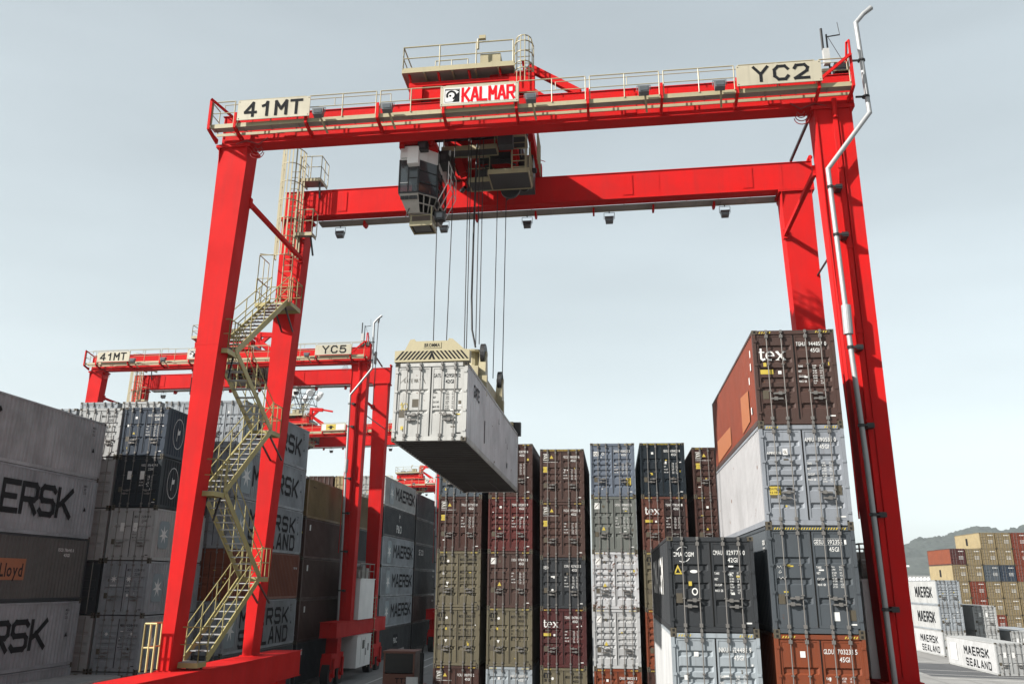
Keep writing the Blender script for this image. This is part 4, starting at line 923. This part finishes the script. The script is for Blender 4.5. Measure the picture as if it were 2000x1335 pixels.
    rail(b, [(-3.05, 33.6, 22.95), (-3.05, 35.2, 22.95)], 1.0, .5); rail(b, [(-2.75, 34.0, 23.6), (-2.75, 35.6, 23.6)], 1.4, .4)
    link('service_platform', b.mesh('service_platform', [CREAM, plain('dark_grating', (.055, .055, .06), .6), STEEL], cxf), tr)
    b = MB(); b.box((-6.2, 34.2, 24.2), (-3.6, 35.8, 25.0)); b.tube((-6.1, 35, 24.3), (-3.7, 35, 24.3), .45, 16)
    b.tube((-4.0, 35.3, 22.98), (-4.0, 35.45, 22.98), .42, 20, 1); b.tube((-3.4, 35.3, 23.0), (-3.4, 35.4, 23.0), .2, 14, 1); b.beam((-6.5, 34.6, 25.0), (-5.9, 34.6, 23.4), .45, .3); b.box((-5.8, 34.9, 23.3), (-5.3, 35.9, 24.2)); b.beam((-5.2, 36.0, 23.6), (-3.2, 36.0, 23.6), .2, .25)
    for i in range(7): b.tube((-6.2+.28*i, 35.9, 23.25+.04*(i%3)), (-6.0+.28*i, 35.7, 23.35), .09, 10, 1)
    rr = random.Random(3)
    b.box((-6.0, 35.95, 23.7), (-4.4, 36.9, 24.95), 1); b.box((-4.9, 34.3, 23.9), (-3.9, 35.2, 24.9), 1); b.box((-3.8, 36.1, 23.5), (-3.1, 37.2, 24.9), 1); b.box((-7.0, 33.2, 24.45), (-3.1, 33.6, 25.0), 1)
    for i in range(26):
        x, y, z = rr.uniform(-6.3, -3.1), rr.uniform(34.2, 37.5), rr.uniform(23.6, 24.9); a, c, d = rr.uniform(.05, .35), rr.uniform(.05, .3), rr.uniform(.05, .3); b.box((x-a, y-c, z-d), (x+a, y+c, z+d), rr.choice((0, 1, 1, 1, 1)))
    for i in range(16):
        x, y, z = rr.uniform(-6.4, -3.0), rr.uniform(33.6, 37), rr.uniform(23.4, 24.9); b.tube((x, y, z), (x+rr.uniform(-.9, .9), y+rr.uniform(-.3, .8), z+rr.uniform(-.5, .4)), rr.uniform(.015, .06), 6, rr.choice((0, 1)))
    link('hoist_drum', b.mesh('hoist_drum', [RED, DARK], cxf), tr)
    # operator cab: five-sided, glazed, with a sloping nose and an escape platform below
    x0, x1, xc, y0, yc, y1, z0, z1, zt = -8.07, -6.68, -7.32, 32.35, 33.0, 34.9, 21.72, 23.7, 23.1
    ring5 = [(x0, y0), (xc, y0), (x1, yc), (x1, y1), (x0, y1)]
    b = MB()
    up3 = lambda a, c, d: (a, c, d)
    b.prism([(x0-.01, y0-.01), (xc+.01, y0-.01), (x1+.01, yc), (x1+.01, y1+.01), (x0-.01, y1+.01)], up3, zt, z1, 0)
    b.prism([(x0-.02, y0-.02), (xc+.02, y0-.02), (x1+.02, yc), (x1+.02, y1+.02), (x0-.02, y1+.02)], up3, z0-.07, z0, 1)
    for x, y in ring5: b.box((x-.03, y-.03, z0), (x+.03, y+.03, zt), 1)
    b.box((-7.74, y0-.02, z0), (-7.69, y0+.03, zt), 1); b.beam((x0, y0-.01, 22.1), (-7.72, y0-.01, 22.1), .03, .03, 0); b.beam((-7.69, y0-.01, 22.3), (xc, y0-.01, 22.3), .03, .03, 1)
    for z in (22.15, 22.65): b.beam((xc, y0, z), (x1, yc, z), .03, .035, 1); b.beam((x1, yc, z), (x1, y1, z), .03, .03, 1)
    b.box((x1-.03, 33.9, z0), (x1+.01, 33.96, zt), 1)
    b.box((-7.72, y0-.34, 22.78), (-7.28, y0-.02, 23.5), 0); b.box((x0+.04, y0-.12, 23.15), (x0+.35, y0-.015, 23.4), 0); b.box((x0+.1, y1-.4, z0+.02), (x1-.1, y1-.06, zt), 1)
    b.box((x0+.45, y0+1.0, z0+.02), (x0+.95, y0+1.5, z0+.5), 3); b.box((x0+.45, y0+1.5, z0+.4), (x0+.95, y0+1.6, z0+1.1), 3); b.box((x0+.3, y0+.9, z0+.02), (x0+.42, y0+1.4, z0+.75), 1)
    low = [(x0+.28, y0+.35, 20.95), (xc+.02, y0+.35, 20.95), (x1-.25, yc+.3, 21.1), (x1-.15, y1-.1, 21.2), (x0+.28, y1-.1, 21.1)]
    top = [(x, y, z0-.072) for x, y in ring5]
    b.add(low+top, [(4,3,2,1,0)]+[(i, (i+1) % 5, (i+1) % 5+5, i+5) for i in (0, 3, 4)], 2)
    for i, j in ((1, 2), (2, 3)):
        a, c, a2, c2 = map(Vector, (low[i], low[j], top[i], top[j]))
        for t in (0, .33, .66, 1): b.beam(a.lerp(c, t), a2.lerp(c2, t), .045, .045, 2)
        for t in (0, .5, 1): b.beam(a.lerp(a2, t), c.lerp(c2, t), .045, .045, 2)
    for t in (.12, .36, .62, .86):
        p, q = Vector(top[0]).lerp(Vector(top[1]), t), Vector(low[0]).lerp(Vector(low[1]), t); m_ = p.lerp(q, .2); b.box((m_.x-.08, m_.y-.03, m_.z-.09), (m_.x+.08, m_.y+.0, m_.z+.07), 1)
    for y in (33.0, 33.6, 34.2, 34.8): b.tube((x1+.02, y, 21.5), (x1+.42, y+.1, 22.4), .02, 5); b.tube((x1+.42, y+.1, 22.4), (x1+.42, y+.1, 23.3), .02, 5)
    for z in (22.4, 22.8, 23.3): b.tube((x1+.42, 33.1, z), (x1+.42, 34.9, z), .02, 5)
    b.tube((x0+.4, y0+.3, 21.2), (x0+.3, y0+.1, 20.7), .02, 5, 1)
    cab = cpart('operator_cab', b, [WHP, DARK, plain('cab_nose', (.40, .37, .34), .5), plain('orange_seat', (.5, .15, .03), .6)], root)
    b = MB()
    for (xa_, ya_), (xb_, yb_) in zip(ring5[:4], ring5[1:4]+[ring5[4]]):
        if ya_ == y1 and yb_ == y1: continue
        n_ = Vector((yb_-ya_, -(xb_-xa_), 0)).normalized()*-.012; p, q = Vector((xa_, ya_, 0))+n_, Vector((xb_, yb_, 0))+n_
        b.add([(p.x, p.y, z0+.01), (q.x, q.y, z0+.01), (q.x, q.y, zt-.01), (p.x, p.y, zt-.01)], [(0,1,2,3)])
    b.add([(x0+.012, y1, z0+.01), (x0+.012, y0, z0+.01), (x0+.012, y0, zt-.01), (x0+.012, y1, zt-.01)], [(0,1,2,3)])
    link('cab_window', b.mesh('cab_window', GLASS, cxf), cab)
    b = MB(); ex0, ex1, ey0, ey1, ez = -7.66, -6.85, 32.9, 33.75, 20.52
    b.box((ex0, ey0, ez), (ex1, ey1, ez+.03), 1)
    for i in range(10): b.box((ex0+.08+.065*i, ey0+.1, ez-.012), (ex0+.11+.065*i, ey1-.15, ez-.002), 2)
    for a, c in (((ex0-.05, ey0-.05), (ex0, ey1+.05)), ((ex1, ey0-.05), (ex1+.05, ey1+.05)), ((ex0, ey0-.05), (ex1, ey0)), ((ex0, ey1), (ex1, ey1+.05))): b.box((a[0], a[1], ez-.05), (c[0], c[1], ez+.14))
    for x, y in ((ex0, ey0), (ex1, ey0), (ex0, ey1), (ex1, ey1)): b.beam((x, y, ez), (x, y, ez+.75), .05, .05)
    b.path([(ex0, ey0, ez+.4), (ex1, ey0, ez+.4), (ex1, ey1, ez+.4)], .02, 5)
    link('escape_platform', b.mesh('escape_platform', [CREAM, DARK, STEEL], cxf), cab)
    for q in (((-7.35, y0-.25, 23.4), (-6.95, y0+.05, 23.75)), ((-6.75, 33.0, 20.75), (-6.35, 33.3, 21.1)), ((-6.85, 33.2, 23.3), (-6.2, 34.0, 23.85))):
        b = MB(); b.box(*q); c_ = [(q[0][k]+q[1][k])/2 for k in range(3)]; b.box((c_[0]-.12, q[0][1]-.02, c_[2]-.1), (c_[0]+.12, q[0][1]-.005, c_[2]+.1), 1)
        link('work_lamp', b.mesh('work_lamp', [DARK, LAMPG], cxf), cab)
    b = MB(); b.box((x0-.05, y0-.1, 23.75), (x0+1.3, y1, 24.0)); b.box((x0-.05, y0-.12, 23.6), (x0+.15, y0+.1, 24.0)); b.box((x0+.5, y0+.3, 24.0), (x0+.9, y1-.3, 25.1)); b.box((x0+.1, y0+.1, 23.64), (x1, y1-.1, 23.75))
    link('cab_hanger', b.mesh('cab_hanger', RED, cxf), cab)
    return tr
crane = make_crane('YC2', 'huge red gantry crane in front, board YC2, holding a container in the air')
def children(o): return [c for c in bpy.data.objects if c.parent == o]
def copy_tree(o, parent=None):
    c = o.copy(); COL.objects.link(c); c.parent = parent
    for ch in KIDS.get(o.name, []): copy_tree(ch, c)
    return c
KIDS = {}
for o in bpy.data.objects:
    if o.parent: KIDS.setdefault(o.parent.name, []).append(o)
def shift_parts(root, dx):
    for o in bpy.data.objects:
        if o.parent == root and o.name.split('.')[0] in ('trolley', 'operator_cab'): o.location.x += dx
for i, (dx, dy, ts, lb) in enumerate(((-29.0, 40.6, 1.5, 'red gantry crane behind the left leg of the big one, board YC5 on its girder'), (-28.2, 75.5, -5.4, 'distant red gantry crane with yellow emblem board, behind the crane with board YC5'), (-27.8, 136.0, -4.0, 'farthest red gantry crane, low over the star lettered containers'))):
    c = copy_tree(crane); c.location = (OX+dx, OY+dy, 0); c['label'] = lb; shift_parts(c, ts)
    if i == 0: c.scale = (1, 1, 1.017); c.rotation_euler = (0, .010, 0)
    for o in bpy.data.objects:
        if o.parent == c and o.name.startswith('sign_board'):
            for q in list(bpy.data.objects):
                if q.parent == o and q.data.name.startswith('lettering'):
                    xs = [v.co.x for v in q.data.vertices]; mid = sum(xs)/len(xs)
                    if mid > 5 and i == 0:
                        b = MB(); strokes(b, 'YC5', lambda a, cc, e=0: (5.46+a, 29.991-e, 24.17+cc), .55, .48, .72, .2, 0); q.data = b.mesh('lettering', [BLACK, REDL, WHITE], cxf)
                    elif -5 < mid+OX < 0 and i == 1:
                        b = MB(); Q = lambda a, cc, e=0: (-5.5+a, 29.991-e, 24.1+cc); quad(b, Q, 0, 0, 1.2, .66, 3); b.add([(-5.35, 29.988, 24.4), (-4.9, 29.988, 24.65), (-4.45, 29.988, 24.4)], [(0,1,2)], 0); quad(b, lambda a, cc, e=0: (-5.05+a, 29.987, 24.2+cc), 0, 0, .3, .2, 0); quad(b, lambda a, cc, e=0: (-4.1+a, 29.987, 24.2+cc), 0, 0, .8, .5, 2)
                        q.data = b.mesh('lettering', [BLACK, REDL, WHITE, YELL], cxf)
crane2 = [o for o in bpy.data.objects if o.type == 'EMPTY' and o.get('label', '').startswith('red gantry crane behind')][0]
b = MB(); b.path([(8.95, 33, 20.3), (9.15, 33, 20.3), (9.15, 33, 27.4)], .035, 6); b.box((9.02, 32.9, 23.9), (9.2, 33.1, 24.9)); b.tube((9.15, 33, 27.4), (9.2, 33, 27.9), .09, 8)
link('whip_antenna', b.mesh('whip_antenna', DARK, cxf), crane2)
# hoist ropes of the big crane
def rope(p, q, r=.02):
    b = MB(); b.tube(p, q, r, 5); return cpart('hoist_rope', b, ROPE, crane)
for xt, xb_, y, zb in ((-6.66, -6.60, 33, 14.6), (-6.0, -6.12, 33, 14.6), (-5.44, -5.42, 33, 15.3), (-5.34, -5.34, 33, 15.3), (-4.99, -4.99, 33, 15.6), (-4.84, -4.86, 33, 15.6), (-4.75, -4.84, 37, 15.2), (-4.36, -4.45, 37, 15.15)):
    rope((xt, y, 24.3), (xb_, y, zb), .019)
b = MB(); pts = [(-5.12, 33.1, 24.0), (-5.18, 33.1, 20.3), (-5.2, 33.1, 17.5), (-5.15, 33.05, 16.2), (-5.0, 33.0, 15.5)]; b.path(pts, .04, 6)
cpart('power_cable', b, ROPE, crane)
# ---------------------------------------------------------------- hanging container and spreader
HP = (-7.048, 28.879, 11.333); HR = (-.041, 0, -.035)
def hang_side(b, H, L):
    for i, c in enumerate('GATE'): text(b, c, PR(1.15+.30*i, 1.72), .42, .7, 1)
    quad(b, PR(0,0), 3.35, .55, 3.5, 1.35, 0); quad(b, PR(0,0), 8.8, .55, 8.95, .75, 0)
    for y, z in ((8.4, 1.5), (8.9, 1.35), (6.6, 1.9), (11.5, 1.9)): text(b, 'L', PR(y, z), .2, 1, 1)
    return [BLACK]
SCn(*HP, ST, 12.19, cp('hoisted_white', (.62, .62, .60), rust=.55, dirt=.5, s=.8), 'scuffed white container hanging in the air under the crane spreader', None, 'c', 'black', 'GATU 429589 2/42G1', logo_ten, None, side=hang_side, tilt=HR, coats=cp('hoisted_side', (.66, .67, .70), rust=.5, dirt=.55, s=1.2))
sp = empty('container_spreader', HP, 'cream lifting spreader with black chevrons clamped on top of the hanging container', 'spreader'); sp.rotation_euler = HR
Z0 = 2.60
b = MB(); poly = [(-.04, Z0+.02), (2.48, Z0+.02), (2.48, Z0+.40), (2.30, Z0+.42), (1.90, Z0+.78), (1.78, Z0+.80), (1.74, Z0+.72), (.66, Z0+.72), (.60, Z0+.80), (.46, Z0+.78), (.30, Z0+.42), (-.04, Z0+.40)]
b.prism([p for p in poly], lambda a, c, d: (a, d, c), -.03, .30)
for x in (0, 2.28): b.box((x, .0, Z0-.14), (x+.16, .16, Z0+.02), 1)
eb = link('end_beam', b.mesh('end_beam', [CREAM, CAST]), sp)
b = MB()
for i in range(9):
    for s in (-1, 1):
        u = 1.22+s*(.03+.135*i); v = s*.26
        x0, x1 = u, u+s*.07
        pts = [(x0+s*.0, -.034, Z0+.09), (x1, -.034, Z0+.09), (x1-s*.24, -.034, Z0+.37), (x0-s*.24, -.034, Z0+.37)]
        # mirrored chevrons rise to the centre
        pts = [(max(-.03, min(2.47, p[0])), p[1], p[2]) for p in pts]
        if i == 0: pts = [(1.22, -.034, Z0+.37), (1.22+s*.12, -.034, Z0+.09), (1.22+s*.04, -.034, Z0+.09), (1.22, -.034, Z0+.2)]
        else: pts = [(u+s*.06, -.034, Z0+.09), (u+s*.13, -.034, Z0+.09), (u-s*.11, -.034, Z0+.38), (u-s*.18, -.034, Z0+.38)]; pts = [(max(-.03, min(2.47, p[0])), p[1], p[2]) for p in pts]
        b.add(pts, [(0,1,2,3)] if s < 0 else [(3,2,1,0)], 0)
link('chevron_stripes', b.mesh('chevron_stripes', BLACK), eb)
b = MB(); b.box((.92, -.045, Z0+.47), (1.52, -.031, Z0+.67), 1); text(b, 'BROMMA', lambda a, c, e=0: (.96+a, -.049, Z0+.51+c), .12, 1, 1, 0, width=.52)
link('name_plate', b.mesh('name_plate', [BLACK, CREAM]), eb)
b = MB(); b.box((.55, .30, Z0+.12), (1.89, 12.0, Z0+.62)); b.box((.35, 3.6, Z0+.10), (2.1, 8.6, Z0+.85)); b.box((.6, 4.2, Z0+.85), (1.84, 8.0, Z0+1.05)); b.box((.2, 11.9, Z0+.02), (2.24, 12.15, Z0+.5))
link('main_beam', b.mesh('main_beam', CREAM), sp)
b = MB(); b.box((1.95, 12.0, Z0-.1), (2.56, 12.25, Z0+.5)); b.box((-.1, 12.0, Z0-.1), (.45, 12.25, Z0+.5)); link('end_guide', b.mesh('end_guide', DARK), sp)
for yy in (4.15, 8.2):
    for xx, rt in ((.42, 0), (2.18, 1)):
        b = MB()
        b.hexa([(xx-.16, yy-.35, Z0+.1), (xx+.16, yy-.35, Z0+.1), (xx+.16, yy+.35, Z0+.1), (xx-.16, yy+.35, Z0+.1)], [(xx-.10, yy-.18, Z0+1.35), (xx+.14, yy-.18, Z0+1.35), (xx+.14, yy+.18, Z0+1.35), (xx-.10, yy+.18, Z0+1.35)])
        b.box((xx-.2, yy-.45, Z0-.25), (xx+.24, yy-.2, Z0+.5))
        b.tube((xx-.06, yy, Z0+1.42), (xx+.10, yy, Z0+1.42), .40, 20, 1); b.tube((xx-.12, yy, Z0+1.42), (xx+.16, yy, Z0+1.42), .12, 12)
        link('rope_sheave', b.mesh('rope_sheave', [CREAM, DARK]), sp)
b = MB(); b.tube((1.72, 4.6, Z0+1.55), (1.72, 4.6, Z0+1.62), .55, 22); b.tube((1.72, 4.6, Z0+.85), (1.72, 4.6, Z0+1.55), .28, 14)
link('cable_basket', b.mesh('cable_basket', CREAM), sp)
# ---------------------------------------------------------------- ground
def ground_mat(name, a, b_, sc=.2, rough=.85):
    m, nt, bb = node_mat(name); tc = nt.nodes.new('ShaderNodeTexCoord')
    n1 = noise(nt, tc.outputs['Object'], sc, 8, .65); n2 = noise(nt, tc.outputs['Object'], 4., 6); n3 = noise(nt, tc.outputs['Object'], .03, 4)
    c = mix(nt, ramp(nt, n1, .35, .7), a, b_); c = mix(nt, ramp(nt, n2, .4, .8, 0, .35), c, tuple(x*.6 for x in a)); c = mix(nt, ramp(nt, n3, .45, .6, 0, .4), c, tuple(x*.75 for x in a))
    mp = nt.nodes.new('ShaderNodeMapping'); mp.inputs['Scale'].default_value = (1.4, .03, 1); nt.links.new(tc.outputs['Object'], mp.inputs[0]); n4 = noise(nt, mp.outputs[0], 1., 5); c = mix(nt, ramp(nt, n4, .52, .66, 0, .5), c, tuple(x*.5 for x in a))
    nt.links.new(c, bb.inputs['Base Color']); bb.inputs['Roughness'].default_value = rough; return m
b = MB(); b.box((-1500, -400, -1), (2500, 4500, 0)); tag(link('ground', b.mesh('ground', ground_mat('yard_concrete', (.20, .197, .19), (.135, .133, .13)))), 'worn grey concrete yard', None, None, 'structure')
ASPH = ground_mat('asphalt', (.055, .057, .062), (.04, .041, .044), .5)
def strip(name, pts, z, m, label): 
    mb = MB(); mb.add([(x, y, z) for x, y in pts], [(0,1,2,3)]); return tag(link(name, mb.mesh(name, m)), label, None, None, 'structure')
LINE = plain('road_line', (.62, .62, .60), .7)
strip('road', [(26, 86), (60, 78), (64, 90), (27, 101)], .004, ASPH, 'dark asphalt lane across the open yard at the right')
def lines(rows, label):
    mb = MB()
    for (x0, y0), (x1, y1), w in rows:
        a, c = Vector((x0, y0, .008)), Vector((x1, y1, .008)); d = (c-a).normalized(); n = Vector((-d.y, d.x, 0))*w/2; mb.add([a-n, c-n, c+n, a+n], [(0,1,2,3)])
    tag(link('road_marking', mb.mesh('road_marking', LINE)), label, None, None, 'structure')
lines([((25, 104), (62, 92.5), .25), ((25, 93), (62, 82), .2), ((25, 88.5), (60, 78), .2), ((26, 84.5), (60, 74), .25)], 'white painted lines across the right of the yard')
lines([((-16.8, 20), (-16.8, 170), .2), ((-12.2, 20), (-12.2, 170), .2), ((-10.4, 20), (-10.4, 170), .15), ((-18.2, 20), (-18.2, 170), .2)], 'white painted lines along the truck lane')
strip('runway', [(-15.6, 10), (-13.2, 10), (-13.2, 200), (-15.6, 200)], .004, ground_mat('runway_concrete', (.17, .17, .17), (.12, .12, .12), .6), 'dark wheel runway of the crane beside the truck lane')
strip('runway', [(-20.9, 10), (-19.2, 10), (-19.2, 200), (-20.9, 200)], .004, bpy.data.materials['runway_concrete'], 'dark wheel runway nearer the left stacks')
# ---------------------------------------------------------------- yard tractor with trailer
tk = empty('yard_tractor', (-13.0, 56, 0), 'dusty red brown yard tractor with open trailer frame in the lane at the bottom', 'truck')
TRD = paint('tractor_red', (.22, .075, .045), .5, .4, .3); TW = plain('tractor_bumper', (.30, .26, .17), .6)
def tpart(name, b, m): return link(name, b.mesh(name, m), tk)
b = MB(); b.box((-.95, 2.0, 1.15), (.95, 2.1, 1.85)); b.box((-.95, 2.1, 1.15), (-.87, 3.7, 3.0)); b.box((.87, 2.1, 1.15), (.95, 3.7, 3.0)); b.box((-1.0, 1.95, 3.0), (1.0, 3.8, 3.12)); b.box((-.95, 3.62, 1.15), (.95, 3.7, 3.0)); b.box((-.95, 2.02, 1.86), (-.85, 2.1, 3.0)); b.box((.85, 2.02, 1.86), (.95, 2.1, 3.0)); b.box((-1.2, 1.0, .7), (1.2, 4.6, 1.15))
tpart('cab', b, TRD)
b = MB(); b.box((-.85, 2.05, 1.9), (.85, 2.07, 2.98)); tpart('window', b, plain('dark_glass', (.006, .007, .008), .25, spec=.3))
b = MB(); b.box((-1.25, .85, .75), (1.25, 1.0, 1.1)); tpart('bumper', b, TW)
b = MB(); b.box((.6, 1.4, 1.3), (1.3, 1.5, 1.75)); text(b, 'TT3', lambda a, c, e=0: (-.2+a, 1.995, 1.35+c), .28, 1, 1, 1); tpart('number_plate', b, [WHP, BLACK])
b = MB(); b.tube((1.55, 1.2, .5), (1.55, 1.2, 3.1), .12, 10); b.tube((1.55, 1.2, 3.1), (1.65, 1.2, 3.8), .05, 8); tpart('exhaust_stack', b, DARK)
for x in (-1.0, 1.0):
    for y in (1.6, 3.9): b = MB(); b.tube((x-.2, y, .52), (x+.2, y, .52), .52, 20); tpart('wheel', b, RUBBER)
b = MB()
for x in (-1.15, 1.15, -.5, .5): b.box((x-.08, -12, 1.15), (x+.08, .9, 1.4))
for i in range(9): b.box((-1.07, -11.9+1.5*i, 1.2), (1.07, -11.75+1.5*i, 1.35))
for x in (-.9, .9):
    for y in (-9.5, -8.3): b.tube((x-.2, y, .52), (x+.2, y, .52), .52, 18, 1)
tpart('trailer', b, [TRD, RUBBER])
# ---------------------------------------------------------------- floodlight mast far behind
mt = empty('floodlight_mast', (-87, 250, 0), 'tall mast crowned by a cluster of round floodlights between the red legs', 'light mast')
b = MB(); b.tube((0, 0, 0), (0, 0, 55), .7, 10, r2=.35); link('pole', b.mesh('pole', DARK), mt)
b = MB()
for z in (54, 57, 60): b.path([(4*math.cos(t), 4*math.sin(t), z) for t in [i*math.pi/8 for i in range(17)]], .12, 5)
for i in range(8): t = i*math.pi/4; b.tube((0, 0, 52), (4*math.cos(t), 4*math.sin(t), 60), .1, 5); b.tube((4*math.cos(t), 4*math.sin(t), 54), (4*math.cos(t+.78), 4*math.sin(t+.78), 60), .08, 5)
link('lamp_frame', b.mesh('lamp_frame', DARK), mt)
for i in range(14):
    t = math.pi*2*i/14; b = MB(); c = Vector((4.3*math.cos(t), 4.3*math.sin(t), 60.8 if i % 2 else 57.5)); b.tube(c, c+Vector((math.cos(t), math.sin(t), -.5))*.9, .85, 12, r2=1.0); link('lamp', b.mesh('lamp', WHP), mt)
# ---------------------------------------------------------------- warehouse, parked things, hills
wh = empty('warehouse', (98, 345, 0), 'white ribbed warehouse behind the containers at the right', 'warehouse')
b = MB(); x = 0; vs = []
pts = []
while x < 24: pts += [(x, 0), (x+.5, 0), (x+.6, -.15), (x+1.1, -.15)]; x += 1.2
for px_, py_ in pts: vs += [(px_, py_, 3.4), (px_, py_, 10.4)]
b.add(vs, [(2*i, 2*i+2, 2*i+3, 2*i+1) for i in range(len(pts)-1)]); b.box((-.2, .1, 3.4), (24.2, 30, 10.3))
link('wall', b.mesh('wall', WHP), wh)
b = MB(); b.box((0, .4, 0), (24, 29, 3.4)); link('lower_wall', b.mesh('lower_wall', plain('warehouse_base', (.25, .28, .32), .6)), wh)
b = MB(); b.box((-.4, -.3, 10.4), (24.4, 30.2, 10.7)); link('roof', b.mesh('roof', LGREY), wh)
b = MB(); b.box((2, .0, 1.8), (9, .35, 3.2)); link('sign_panel', b.mesh('sign_panel', YELL), wh)
for i in range(4): b = MB(); b.box((3+5*i, .3, .1), (6+5*i, .39, 2.6 if i else 1.7)); link('door', b.mesh('door', [plain('dock_door', (.12, .13, .15), .5)]), wh)
mk = empty('floodlight_mast', (110, 380, 0), 'thin lamp mast rising above the white warehouse roof', 'light mast')
b = MB(); b.tube((0, 0, 0), (0, 0, 15), .25, 8); link('pole', b.mesh('pole', WHP), mk); b = MB(); b.box((-1.5, -.3, 14.2), (1.5, .3, 14.8)); link('lamp', b.mesh('lamp', WHP), mk)
SCn(57, 198, 0, ST, 12.19, WHP, 'white container standing alone far off beside the big red leg', 'pale containers standing on the open yard', 'c', 'black', None, None, None, far=True)
def hills():
    m, nt, bb = node_mat('hill_forest'); tc = nt.nodes.new('ShaderNodeTexCoord')
    n1 = noise(nt, tc.outputs['Object'], .012, 10, .75); n2 = noise(nt, tc.outputs['Object'], .06, 8, .8)
    c = mix(nt, ramp(nt, n1, .35, .65), (.014, .021, .018), (.034, .042, .034)); c = mix(nt, ramp(nt, n2, .45, .62, 0, .75), c, (.007, .012, .010)); nt.links.new(c, bb.inputs['Base Color']); bb.inputs['Roughness'].default_value = .95
    prof = [(.20, .028), (.24, .035), (.2893, .0437), (.306, .0498), (.32, .0510), (.335, .0530), (.35, .0590), (.3656, .062), (.376, .0605), (.386, .058), (.398, .0598), (.41, .0634), (.43, .070), (.46, .060), (.52, .072), (.60, .05), (.70, .03), (.9, .0)]
    from mathutils import noise as N
    D = 1900; NX, NY = 420, 60; b = MB(); vs = []
    for j in range(NY+1):
        v = j/NY
        for i in range(NX+1):
            r_ = .16+(.75-.16)*i/NX; y = D-650*(1-v); x = r_*D+ (v-1)*80
            k = 0
            while k < len(prof)-2 and prof[k+1][0] < r_: k += 1
            (a, h0), (c_, h1) = prof[k], prof[k+1]; t = max(0, min(1, (r_-a)/(c_-a))); t = t*t*(3-2*t); h = (h0+(h1-h0)*t)*D
            f = v**1.1; p = Vector((x*.006, y*.006, 0))
            z = h*f*(1+.18*(1-f)*N.noise(p*1.5)*2)+f*(6*N.noise(p*3)+5*N.noise(p*9)+3.0*N.noise(p*28)+2.5*N.noise(p*70))*(1 if v < .995 else .8)
            vs.append((x, y, max(z, -1)+1 if v > 0 else -2))
    W_ = NX+1; fs = [(j*W_+i, j*W_+i+1, (j+1)*W_+i+1, (j+1)*W_+i) for j in range(NY) for i in range(NX)]
    b.add(vs, fs); n0 = len(b.v)
    b.add([(vs[NY*W_][0], D+300, -2), (vs[-1][0], D+300, -2)], []); 
    back = [(NY*W_+i) for i in range(W_)]; b.f.append(tuple(back[::-1])+(n0, n0+1)) if False else None
    o = link('hills', b.mesh('hills', m, smooth=True)); tag(o, 'wooded hills fading in haze behind the yard', None, None, 'structure')
hills()
HAZE = .00008
if HAZE:
    b = MB(); b.box((-1600, -500, -2), (2600, 4600, 320)); o = link('haze', b.mesh('haze', [DARK]))
    m = bpy.data.materials.new('haze'); m.use_nodes = True; nt = m.node_tree; nt.nodes.clear(); ou = nt.nodes.new('ShaderNodeOutputMaterial'); pv = nt.nodes.new('ShaderNodeVolumePrincipled')
    pv.inputs['Color'].default_value = (.85, .92, 1, 1); pv.inputs['Density'].default_value = HAZE; pv.inputs['Anisotropy'].default_value = .2; nt.links.new(pv.outputs[0], ou.inputs['Volume'])
    o.data.materials.clear(); o.data.materials.append(m); tag(o, 'thin pale haze over the whole yard', None, None, 'stuff')
SC.cycles.volume_bounces = 1
